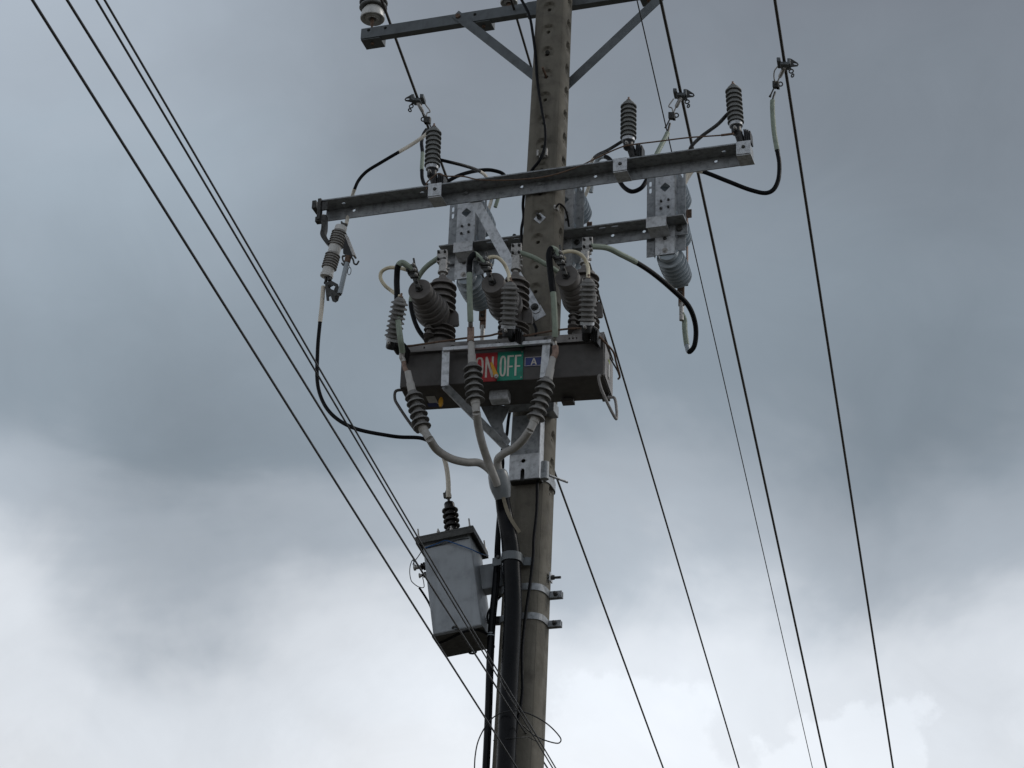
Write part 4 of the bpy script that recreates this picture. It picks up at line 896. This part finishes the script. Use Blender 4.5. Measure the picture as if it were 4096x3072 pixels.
# switch rear terminals to disconnectors
cable('jumper_cable', 'sage-sleeved jumper from the bushing head beside the hanging cream loop, curling back behind it', 'cable', [(H[0][3]-UB*.02-ZA*.01-VB*.004, 'green', 1.1), (PB('R8', 760, 430, HB+.03), None), (PB('R8', 650, 570, HB+.06), None), (PB('R8', 580, 760, HB+.10), None), (PB('R8', 530, 950, HB+.12), 'black'), (PB('R8', 560, 1150, HB+.13), None), (PB('R8', 640, 1360, HB+.13), None), (PB('R8', 760, 1520, HB+.13), None)], .0142, JG)
cable('jumper_cable', 'sage-sleeved jumper from the middle bushing head crossing the pole face', 'cable', [(H[1][3]+UB*.02-ZA*.02-VB*.004, 'green', 1.05), (PB('S1', 850, 290, HB+.02), None), (PB('S1', 1050, 400, HB+.06), None), (PB('S1', 1210, 500, HB+.12), None), (PB('S1', 1300, 620, HB+.22), 'black'), (PB('S1', 1330, 800, HB+.24), None)], .0140, JG)
cable('jumper_cable', 'heavy jumper bowing out from the switch and up into the free disconnector', 'cable', [(H[2][3]+UB*.02-ZA*.02-VB*.004, 'green', 1.1), (P('R6', 720, 1080, -.3), None), (P('R6', 900, 1165, -.2), None), (P('R6', 1085, 1260, -.08), 'black'), (P('R6', 1300, 1400, .08), None), (P('R6', 1540, 1600, .25), None), (P('S8', 700, 1030, .4), None), (P('S8', 770, 1200, .5), None), (P('S8', 785, 1350, .55), None), (P('S8', 760, 1490, .58), None), (P('S8', 710, 1540, .6), 'bluegrey', 1.0), (P('S8', 685, 1470, .62), 'green', 1.1), (P('S8', 662, 1300, .63), None), (P('S8', 655, 1180, .63), None), (eR[2]-ZA*.22+VA*.012, None)], .0158, JG)
# front leads down to the terminations
lv = FB-.22
def front(label, i, pts): return cable('lead_cable', label, 'cable', [(H[i][2]+ZA*.095-UB*.032-VB*.01, 'green', 1.25)]+pts, .0142, 'leads from front bushings to terminations')
front('black and sage lead arching over beside the cream loop and down to the corner termination', 0, [(PB('R8', 470, 410, lv-.02), None), (PB('R8', 400, 372, lv-.03), None), (PB('R8', 345, 410, lv-.03), 'black', 1.2), (PB('R8', 322, 600, lv), None), (PB('R8', 325, 800, lv), None), (PB('R8', 330, 1010, lv), 'green', 1.2), (PB('R8', 345, 1250, lv), None), (PB('R8', 375, 1500, lv), None), (PB('S2', 262, 485, tvv-.02), 'alu', 1.1), (PB('S2', 250, 560, tvv-.01), None), (PB('S2', 285, 650, tvv), 'copper', .9), (PB('S2', 300, 740, tvv), None), (PB('S2', 345, 835, tvv), None)])
front('black and sage lead bending over the middle front bushing down to the upright termination', 1, [(PB('R8', 1520, 290, lv), None), (PB('R8', 1470, 250, lv-.02), 'black', 1.25), (PB('R8', 1410, 310, lv-.02), None), (PB('R8', 1392, 420, lv), None), (PB('R8', 1393, 530, lv), 'green', 1.2), (PB('R8', 1395, 800, lv), None), (PB('R8', 1408, 1240, lv+.03), 'alu', .95), (PB('R8', 1410, 1320, tvv), 'copper', 1.4), (PB('R8', 1412, 1400, tvv), None), (PB('R8', 1410, 1535, tvv), 'sheath', 1.0), (PB('S2', 1478, 330, tvv), None)])
front('black and sage lead bending down to the termination before the blue plate', 2, [(PB('S1', 1190, 190, lv), None), (PB('S1', 1130, 165, lv-.02), 'black', 1.3), (PB('S1', 1095, 240, lv-.02), None), (PB('S1', 1110, 480, lv), None), (PB('S1', 1152, 810, lv), 'green', 1.2), (PB('S1', 1172, 1100, lv+.02), None), (PB('S1', 1180, 1465, lv+.05), 'alu', .9), (PB('S3', 1240, 210, tvv), None), (PB('S3', 1255, 290, tvv), 'copper', 1.3), (PB('S3', 1258, 380, tvv), None), (PB('S3', 1228, 445, tvv), None)])
def loop(label, pts): return cable('arrester_lead', label, 'cable', [(p, 'cream' if j == 0 else None) for j, p in enumerate(pts)], .0108, 'cream leads to the switch arresters')
loop('cream lead hanging out in a wide loop to the corner arrester', [H[0][2]+ZA*.085-UB*.03, PB('R8', 410, 460, lv+.04), PB('R8', 310, 445, lv+.05), PB('R8', 190, 450, lv+.06), PB('R8', 95, 510, lv+.08), PB('R8', 80, 590, lv+.09), PB('R8', 140, 700, lv+.1), PB('R8', 260, 800, lv+.11), PB('R8', 385, 880, sv-.18)])
loop('cream lead arching over to the middle arrester', [H[1][2]+ZA*.085+UB*.0, PB('R8', 1610, 345, lv+.04), PB('R8', 1700, 290, lv+.06), PB('R8', 1800, 295, lv+.08), PB('R8', 1890, 370, lv+.1), PB('R8', 1950, 480, lv+.12), PB('R8', 1982, 620, sv-.17), PB('R8', 1988, 660, sv-.18)])
loop('cream lead arching over to the arrester nearest the lime-labelled tank end', [H[2][2]+ZA*.085+UB*.0, PB('S1', 1260, 240, lv+.04), PB('S1', 1370, 205, lv+.06), PB('S1', 1500, 220, lv+.08), PB('S1', 1600, 290, lv+.1), PB('S1', 1655, 400, lv+.12), PB('S1', 1668, 570, sv-.17), PB('S1', 1672, 610, sv-.18)])
# bonding wires
cable('bonding_wire', 'thin brown bonding wire strung between the crossarm arresters', 'wire', [(P('T1', 1060, 1215, -.235), 'rust', 1.6), (P('T1', 900, 1235, -.235), 'rust', 1.0), (P('R3', 1000, 665, -.235), None), (P('R3', 720, 700, -.23), None), (P('R3', 520, 725, -.235), None), (P('R3', 420, 745, -.235), None), (P('R3', 150, 865, -.235), None), (P('R5', 1830, 190, -.235), None), (P('R5', 1400, 330, -.24), None), (P('R5', 900, 380, -.24), None), (P('R5', 500, 372, -.24), None), (P('R5', 330, 335, -.235), None), (P('R5', 100, 328, -.235), None), (P('R4', 1360, 600, -.23), None), (P('R4', 1300, 640, -.23), None), (P('R4', 1248, 690, -.235), None), (P('R4', 1245, 760, -.235), None)], .0045)
cable('bonding_wire', 'thin brown bonding wire looping along the tank between the switch arresters', 'wire', [(PB('R8', 265, 1620, sv), 'rust'), (PB('R8', 440, 1610, sv), None), (PB('R8', 650, 1580, sv), None), (PB('R8', 1000, 1530, sv-.0), None), (PB('R8', 1330, 1485, sv+.02), None), (PB('R8', 1700, 1445, sv), None), (PB('S1', 330, 1420, sv), None), (PB('S1', 560, 1430, sv-.01), None), (PB('S1', 750, 1445, sv), None), (PB('S1', 1000, 1400, sv+.02), None), (PB('S1', 1350, 1350, sv+.03), None), (PB('S1', 1600, 1345, sv-.01), None), (PB('S1', 1780, 1420, sv), None), (PB('S3', 1920, 225, sv+.04), None), (PB('S3', 2040, 360, -.58), None), (PB('S3', 2080, 500, -.5), None), (PB('S3', 2130, 690, -.42), None), (PB('S3', 2110, 730, -.36), None)], .0058)
cable('bonding_wire', 'thin dark wire slanting down the end plate of the tank by the lime label', 'wire', [(PB('S3', 1905, 100, -.4), 'thinwire'), (PB('S3', 1930, 290, -.45), None), (PB('S3', 2020, 480, -.42), None), (PB('S3', 2100, 620, -.38), None), (PB('S3', 2130, 700, -.34), None)], .005)

# ------------------------------------------------------------------ transformer
UT, VT0 = axes(13); tilt = R(9)
WT = (ZA*math.cos(tilt)-UT*math.sin(tilt)).normalized(); UTT = (UT*math.cos(tilt)+ZA*math.sin(tilt)).normalized(); VT = VT0
tv = -.22
def PT(k, x, y, v=tv): return onplane(ray(k, x, y), PC+VT*v, VT)
ftl = PT('S5', 395, 1120); fbl = PT('S6', 415, 1080); ftr = PT('S6', 905, 30); fbr = PT('S6', 1030, 952)
hgt = .5*((ftl-fbl).dot(WT)+(ftr-fbr).dot(WT)); wdt = .5*((ftr-ftl).dot(UTT)+(fbr-fbl).dot(UTT)); print('trafo', hgt, wdt)
HT2 = (ftl-fbl).dot(WT)+.06; DT = .31; ob = fbl.copy()
tf = thing('transformer', 'tilted pale grey box transformer on the pole flank with one dark lid bushing', 'transformer', ob+UTT*wdt/2+VT*DT/2)
c = ob+UTT*wdt/2+VT*DT/2+WT*HT2/2; MB().bbox(c, UTT, VT, WT, wdt/2, DT/2, HT2/2, .012).build('tank', 'trafo', tf)
b = MB(); c = ob+UTT*wdt/2+VT*DT/2-WT*.004; b.bbox(c, UTT, VT, WT, wdt/2+.006, DT/2+.006, .008, .003); b.build('base_rim', 'trafo_lid', tf)
lz = HT2; lo = ob+UTT*wdt/2+VT*DT/2+WT*lz; lx, ly = wdt/2+.03, DT/2+.035
b = MB(); b.bbox(lo+WT*.01, UTT, VT, WT, lx, ly, .007, .003)
for sg in (-1, 1):
    b.bbox(lo+UTT*sg*(lx-.004)-WT*.012, UTT, VT, WT, .004, ly, .016, .002); b.bbox(lo+VT*sg*(ly-.004)-WT*.012, UTT, VT, WT, lx-.008, .004, .016, .002)
lid = b.build('lid', 'trafo_lid', tf)
for sx, sy in ((-.9, -.9), (.86, -.9), (.95, .85), (-.2, -1), (.25, -1)):
    bolt(lid, lo+UTT*lx*sx+VT*ly*(sy*.97)+WT*.016, WT, .009, .012, 'alu', .045 if abs(sx) > .5 else .012)
bc = PT('S5', 868, 270, tv+DT*.5); bz = lo+WT*.017; ubx = (bc-bz).dot(UTT)
bb_ = bz+UTT*ubx; hb = (bc-bb_).dot(WT); hb = max(.2, hb)
MB().lathe([(.045, 0)]+sheds(7, .030, .047, hb*.90, .24, .2)+[(.030, hb*.9), (.030, hb*.97), (.026, hb)], bb_, WT, 28).build('bushing', 'brown', tf)
b = MB(); b.lathe([(.008, 0), (.008, .03), (.018, .03), (.020, .045), (.016, .07), (.008, .085)], bb_+WT*hb, WT, 12); b.bbox(bb_+WT*(hb+.05)-UTT*.015, UTT, VT, WT, .012, .012, .016, .003); b.build('bushing_terminal', 'steel', tf)
# low-voltage bushings on its flank
for (k1, k2, rr) in ((('S5', 445, 1392), ('S5', 250, 1418), 1.0), (('S5', 455, 1545), ('S5', 340, 1562), .8)):
    a_ = PT(*k1, tv+.06); c_ = PT(*k2, tv+.06); dd = c_-a_; ln = dd.length
    MB().lathe([(.022*rr, 0), (.024*rr, ln*.18), (.014*rr, ln*.25), (.020*rr, ln*.3), (.020*rr, ln*.4), (.010*rr, ln*.45), (.010*rr, ln*.6)], a_-dd*.05, dd, 18).build('low_voltage_bushing', 'brown', tf)
    MB().lathe([(.009*rr, ln*.55), (.012*rr, ln*.6), (.012*rr, ln*.85), (.018*rr, ln*.86), (.018*rr, ln*1.02), (.010*rr, ln*1.06)], a_, dd, 14).build('terminal', 'alu', tf)
# hanger bracket
hp = thing('transformer_hanger', 'grey folded bracket joining the small transformer to the pole', 'bracket', P('S6', 1100, 350, -.0))
b = MB(); a_ = P('S6', 985, 395, -.03); c_ = P('S6', 1330, 340, .0); dd = c_-a_; ln = dd.length; dd.normalize(); e2 = dd.cross(VA).normalized()
b.bbox((a_+c_)/2, dd, e2, VA, ln/2, .075, .05, .006); b.build('upper_arm', 'trafo', hp)
b = MB(); a_ = P('S6', 1150, 900, -.03); c_ = P('S6', 1330, 890, .0); dd = c_-a_; ln = dd.length; dd.normalize(); b.bbox((a_+c_)/2, dd, dd.cross(VA).normalized(), VA, ln/2, .022, .02, .004); b.build('lower_arm', 'steel', hp)
b = MB(); b.bbox(P('S6', 1275, 520, -.02), UA, VA, ZA, .03, .02, .03, .004); b.build('hook', 'steel', hp)
rod([P('S6', 1270, 590, -.06), P('S6', 1215, 650, -.09), P('S6', 1140, 740, -.12), P('S6', 1105, 830, -.13), P('S6', 1110, 930, -.13)], .006, 'tie_wire', 'black', hp)
# tie, eyelets, blue wire, black strap, lv leads
rod([PT('S5', 430, 1075, tv-.006), PT('S5', 640, 1000, tv-.012), PT('S5', 810, 940, tv-.02), PT('S5', 900, 965, tv-.02), PT('S5', 1250, 1090, tv-.015), PT('S5', 1400, 1160, tv+.02), PT('S5', 1560, 1210, tv+.16)], .0034, 'blue_tie_wire', 'bluewire', tf)
rod([PT('S5', 430, 1085, tv-.004), PT('S5', 700, 1015, tv-.006), PT('S5', 830, 985, tv-.01), PT('S5', 1000, 930, tv-.006), PT('S5', 1230, 895, tv-.004)], .002, 'thin_tie_wire', 'thinwire', tf)
rod([PT('S6', 665, 985, tv-.004), PT('S6', 680, 970, tv-.02), PT('S6', 720, 975, tv-.02), PT('S6', 745, 1000, tv-.004)], .006, 'lifting_eye', 'steel', tf)
rod([PT('S6', 870, 1285, tv+DT), PT('S6', 880, 1302, tv+DT), PT('S6', 930, 1308, tv+DT), PT('S6', 960, 1290, tv+DT), PT('S6', 960, 1270, tv+DT)], .006, 'lifting_eye', 'steel', tf)
def under(k, x, y, d=.014): return onplane(ray(k, x, y), ob-WT*d, WT)
rod([under('S6', 470, 1180), under('S6', 540, 1160), under('S6', 700, 1080), under('S6', 850, 1020), under('S6', 950, 1005), under('S6', 1040, 1030), under('S6', 1110, 1065)], .008, 'under_lead', 'black', tf)
cable('low_voltage_lead', 'thin dark wire looping from the transformer side terminals to the black outgoing lead', 'wire', [(PT('S5', 275, 1400, tv+.06), 'thinwire'), (PT('S5', 255, 1370, tv+.06), None), (PT('S5', 228, 1280, tv+.06), None), (PT('S5', 185, 1370, tv+.06), None), (PT('S5', 172, 1500, tv+.06), None), (PT('S5', 190, 1620, tv+.06), None), (PT('S6', 150, 400, tv+.06), None), (PT('S6', 240, 468, tv+.06), None), (PT('S6', 300, 472, tv+.06), None), (PT('S6', 300, 410, tv+.06), None), (PT('S6', 285, 345, tv+.06), None)], .0025)
cable('low_voltage_lead', 'stiff black lead slanting along the transformer flank', 'wire', [(PT('S6', 245, 480, tv+.06), 'black'), (PT('S6', 300, 560, tv+.10), None), (PT('S6', 370, 680, tv+.15), None), (PT('S6', 440, 850, tv+.2), None)], .0065)
cable('low_voltage_lead', 'thin wire from the transformer lid edge down to its upper side terminal', 'wire', [(PT('S5', 385, 1120, tv+.02), 'thinwire'), (PT('S5', 330, 1210, tv+.05), None), (PT('S5', 250, 1320, tv+.06), None), (PT('S5', 230, 1360, tv+.06), None), (PT('S5', 262, 1395, tv+.06), None)], .0025)

# ------------------------------------------------------------------ line conductors (run away behind the pole)
WD = ray('F', 2290, 4000).normalized()
def conductor(name, label, k, v, r, material='wire', near=22, far=70, group='overhead conductors'):
    p = P(*k, v); pts = []
    for s in [-near, -14, -8, -4, -2, 0, 2, 4, 8, 12, 18, 26, 36, 50, far]:
        q = p+WD*s; dz = 0.0
        if s < 0: dz = -WD.z*s*-1*1.0 - 0.012*abs(s)*1.0      # towards the camera the span also sags away from the arm
        if s > 12: dz = .0011*(s-12)**2
        q = q+Vector((0, 0, dz*(1 if s > 0 else 0))); pts.append(q)
    return tag(MB().tube(pts, r, 8).build(name, material), label, 'wire', group), p
cL, pL_ = conductor('line_conductor', 'weathered conductor from the end pin insulator passing behind all the gear', ('R1', 520, 330), TV+.05, .0098)
cC, pC_ = conductor('line_conductor', 'weathered conductor close beside the pole passing behind the switch heads', ('T2', 720, 260), TV+.05, .0082)
cM, pM_ = conductor('line_conductor', 'weathered conductor passing through the clamp between the two free arresters', ('T1', 250, 60), TV+.35, .0105)
cR, pR_ = conductor('line_conductor', 'weathered conductor passing through the outermost clamp, clear of the arm tip', ('T1', 1660, 60), TV+.45, .0105)
cT, pT_ = conductor('earth_wire', 'hair-thin earth wire running beside the clamped conductor', ('R3', 700, 110), TV+.3, .0042, 'thinwire')
def on_line(p, k, x, y):      # nearest point of a conductor to a photo ray
    d = ray(k, x, y).normalized(); w0 = CAM-p; bq = d.dot(WD); s = (w0.dot(WD)-bq*w0.dot(d))/(1-bq*bq)
    return p+WD*s
def hotclamp(label, p, low, flip=1):
    """low: point of the lower clamp; flip: side of the eye"""
    root = thing('line_clamp', label, 'clamp', p, 'hot-line clamps on the conductors')
    S = RT0*flip; dn = (low-p).normalized(); W = WD
    b = MB(); b.bbox(p-S*.035+ZA*.0, S, W, S.cross(W).normalized(), .013, .040, .016, .004); b.bbox(p+S*.002-ZA*.022, S, W, S.cross(W).normalized(), .028, .032, .012, .005); b.bbox(p+S*.03-ZA*.004, S, W, S.cross(W).normalized(), .010, .030, .024, .004); b.build('clamp_body', 'paintgrey', root)
    o = p+S*.03; e1 = (S-ZA*.15).normalized(); e2 = ZA
    b = MB(); b.plate([(0, -.03), (.055, -.012), (.062, .0), (.055, .012), (.015, .035), (0, .038)], [slot(.04, .001, .012, .007)], o, e1, e2, .008); b.build('clamp_wing', 'steel', root)
    for c, rr, nn in ((o+S*.012-ZA*.062, .014, VA), (o+S*.02-ZA*.095, .011, (VA+S*.8).normalized())):
        x = nn.orthogonal().normalized(); y = nn.cross(x)
        MB().tube([c+x*math.cos(a)*rr+y*math.sin(a)*rr for a in [k*math.pi/8 for k in range(17)]], .0045, 8).build('eye_ring', 'steel', root)
    MB().cyl(o-ZA*.02, o+S*.012-ZA*.05, .006, 8).build('eye_screw', 'steel', root)
    a_ = p-ZA*.03; mid = a_.lerp(low, .62); MB().lathe([(.011, 0), (.013, .005), (.013, (mid-a_).length*.9), (.009, (mid-a_).length)], a_, mid-a_, 12).build('stirrup_sleeve', 'alu', root)
    MB().cyl(mid, low, .005, 8).build('stirrup_rod', 'alu', root)
    MB().tube(smooth([p-S*.035-dn*.01+dn*.05, p-S*.045+dn*.10, low-S*.022-dn*.04, low], 6)[0], .0045, 8).build('stirrup_bail', 'alu', root)
    b = MB(); q = low+dn*.02; b.bbox(q, S, VA, ZA, .022, .014, .026, .005); b.bbox(q-ZA*.012+S*.012, S, VA, ZA, .010, .018, .014, .003); lc = b.build('lower_clamp', 'steel', root)
    c = q+S*.03*(1 if flip > 0 else 1)+ZA*.008; MB().tube([c+S*math.cos(a)*.014+ZA*math.sin(a)*.016 for a in [k*math.pi/8 for k in range(17)]], .0045, 8).build('clamp_eye', 'steel', lc)
    a_ = q-S*.012-ZA*.02; e_ = a_-S*.03-ZA*.075; MB().tube([a_, a_.lerp(e_, .7), e_], [.005, .005, .009], 8).build('eye_screw', 'steel', lc)
    return root
hotclamp('hot-line clamp on the conductor above the cutout-side arrester and the cream jumper', on_line(pL_, 'R1', 845, 1255), P('R1', 965, 1490, 1.03), -1)
hotclamp('hot-line clamp on the conductor between the two free arresters', on_line(pM_, 'T1', 375, 715), P('T1', 290, 960, 1.05), 1)
hotclamp('hot-line clamp on the outermost conductor above the sage-sleeved jumper', on_line(pR_, 'T1', 1690, 325), P('T1', 1600, 580, 1.05), 1)

# ------------------------------------------------------------------ service wires crossing before the pole
def service(label, top, midp, bottom, v, r, ext=12):
    """nearly level wire: fixed height taken where it crosses the pole"""
    pb_ = P(*bottom, v); Z = pb_.z
    a_ = onplane(ray(*top), Vector((0, 0, Z+.0)), ZA); c_ = onplane(ray(*midp), Vector((0, 0, Z)), ZA)
    dirn = (a_-pb_).normalized(); out = pb_-dirn*ext*1.0; far = a_+dirn*18
    pts, _ = smooth([far, a_, c_, pb_, pb_.lerp(out, .35), out], 14)
    return tag(MB().tube(pts, r, 8).build('service_wire', 'thinwire'), label, 'wire', 'service wires crossing before the pole')
service('thick service wire passing under the transformer corner, lowest of the four', ('F', 70, 0), ('S6', 0, 430), ('S7', 640, 1570), -.48, .0046)
service('service wire crossing the transformer, with a tied end at the pole', ('F', 145, 0), ('S6', 105, 0), ('S7', 640, 960), -.46, .0046)
service('upper thin service wire of the close pair crossing the transformer lid', ('F', 208, 0), ('S6', 270, 0), ('S7', 1020, 1450), -.44, .0036)
service('lower thin service wire of the close pair crossing the transformer lid', ('F', 226, 0), ('S6', 320, 0), ('S7', 1030, 1400), -.47, .0036)
cable('slack_loop', 'thin dark wire slack loop sticking out past the pole near the bottom', 'wire', [(P('S7', 150, 1680, -.2), 'thinwire'), (P('S7', 160, 1500, -.2), None), (P('S7', 195, 1320, -.21), None), (P('S7', 275, 1150, -.22), None), (P('S7', 390, 1010, -.28), None), (P('S7', 520, 945, -.32), None), (P('S7', 680, 925, -.32), None), (P('S7', 830, 960, -.3), None), (P('S7', 1040, 1070, -.24), None), (P('S7', 1180, 1195, -.2), None), (P('S7', 1245, 1290, -.2), None), (P('S7', 1215, 1335, -.22), None), (P('S7', 1060, 1305, -.26), None), (P('S7', 900, 1230, -.3), None), (P('S7', 760, 1110, -.36), None)], .0036)
tw = cable('tie_wire', 'thin tie wire wrapped round the pole by the slack loop', 'wire', [(P('S7', 390, 1300, -.17), 'thinwire'), (P('S7', 560, 1275, -.29), None), (P('S7', 720, 1268, -.25), None), (P('S7', 830, 1258, -.19), None), (P('S7', 920, 1305, -.16), None), (P('S7', 1045, 1298, -.05), None)], .0024)
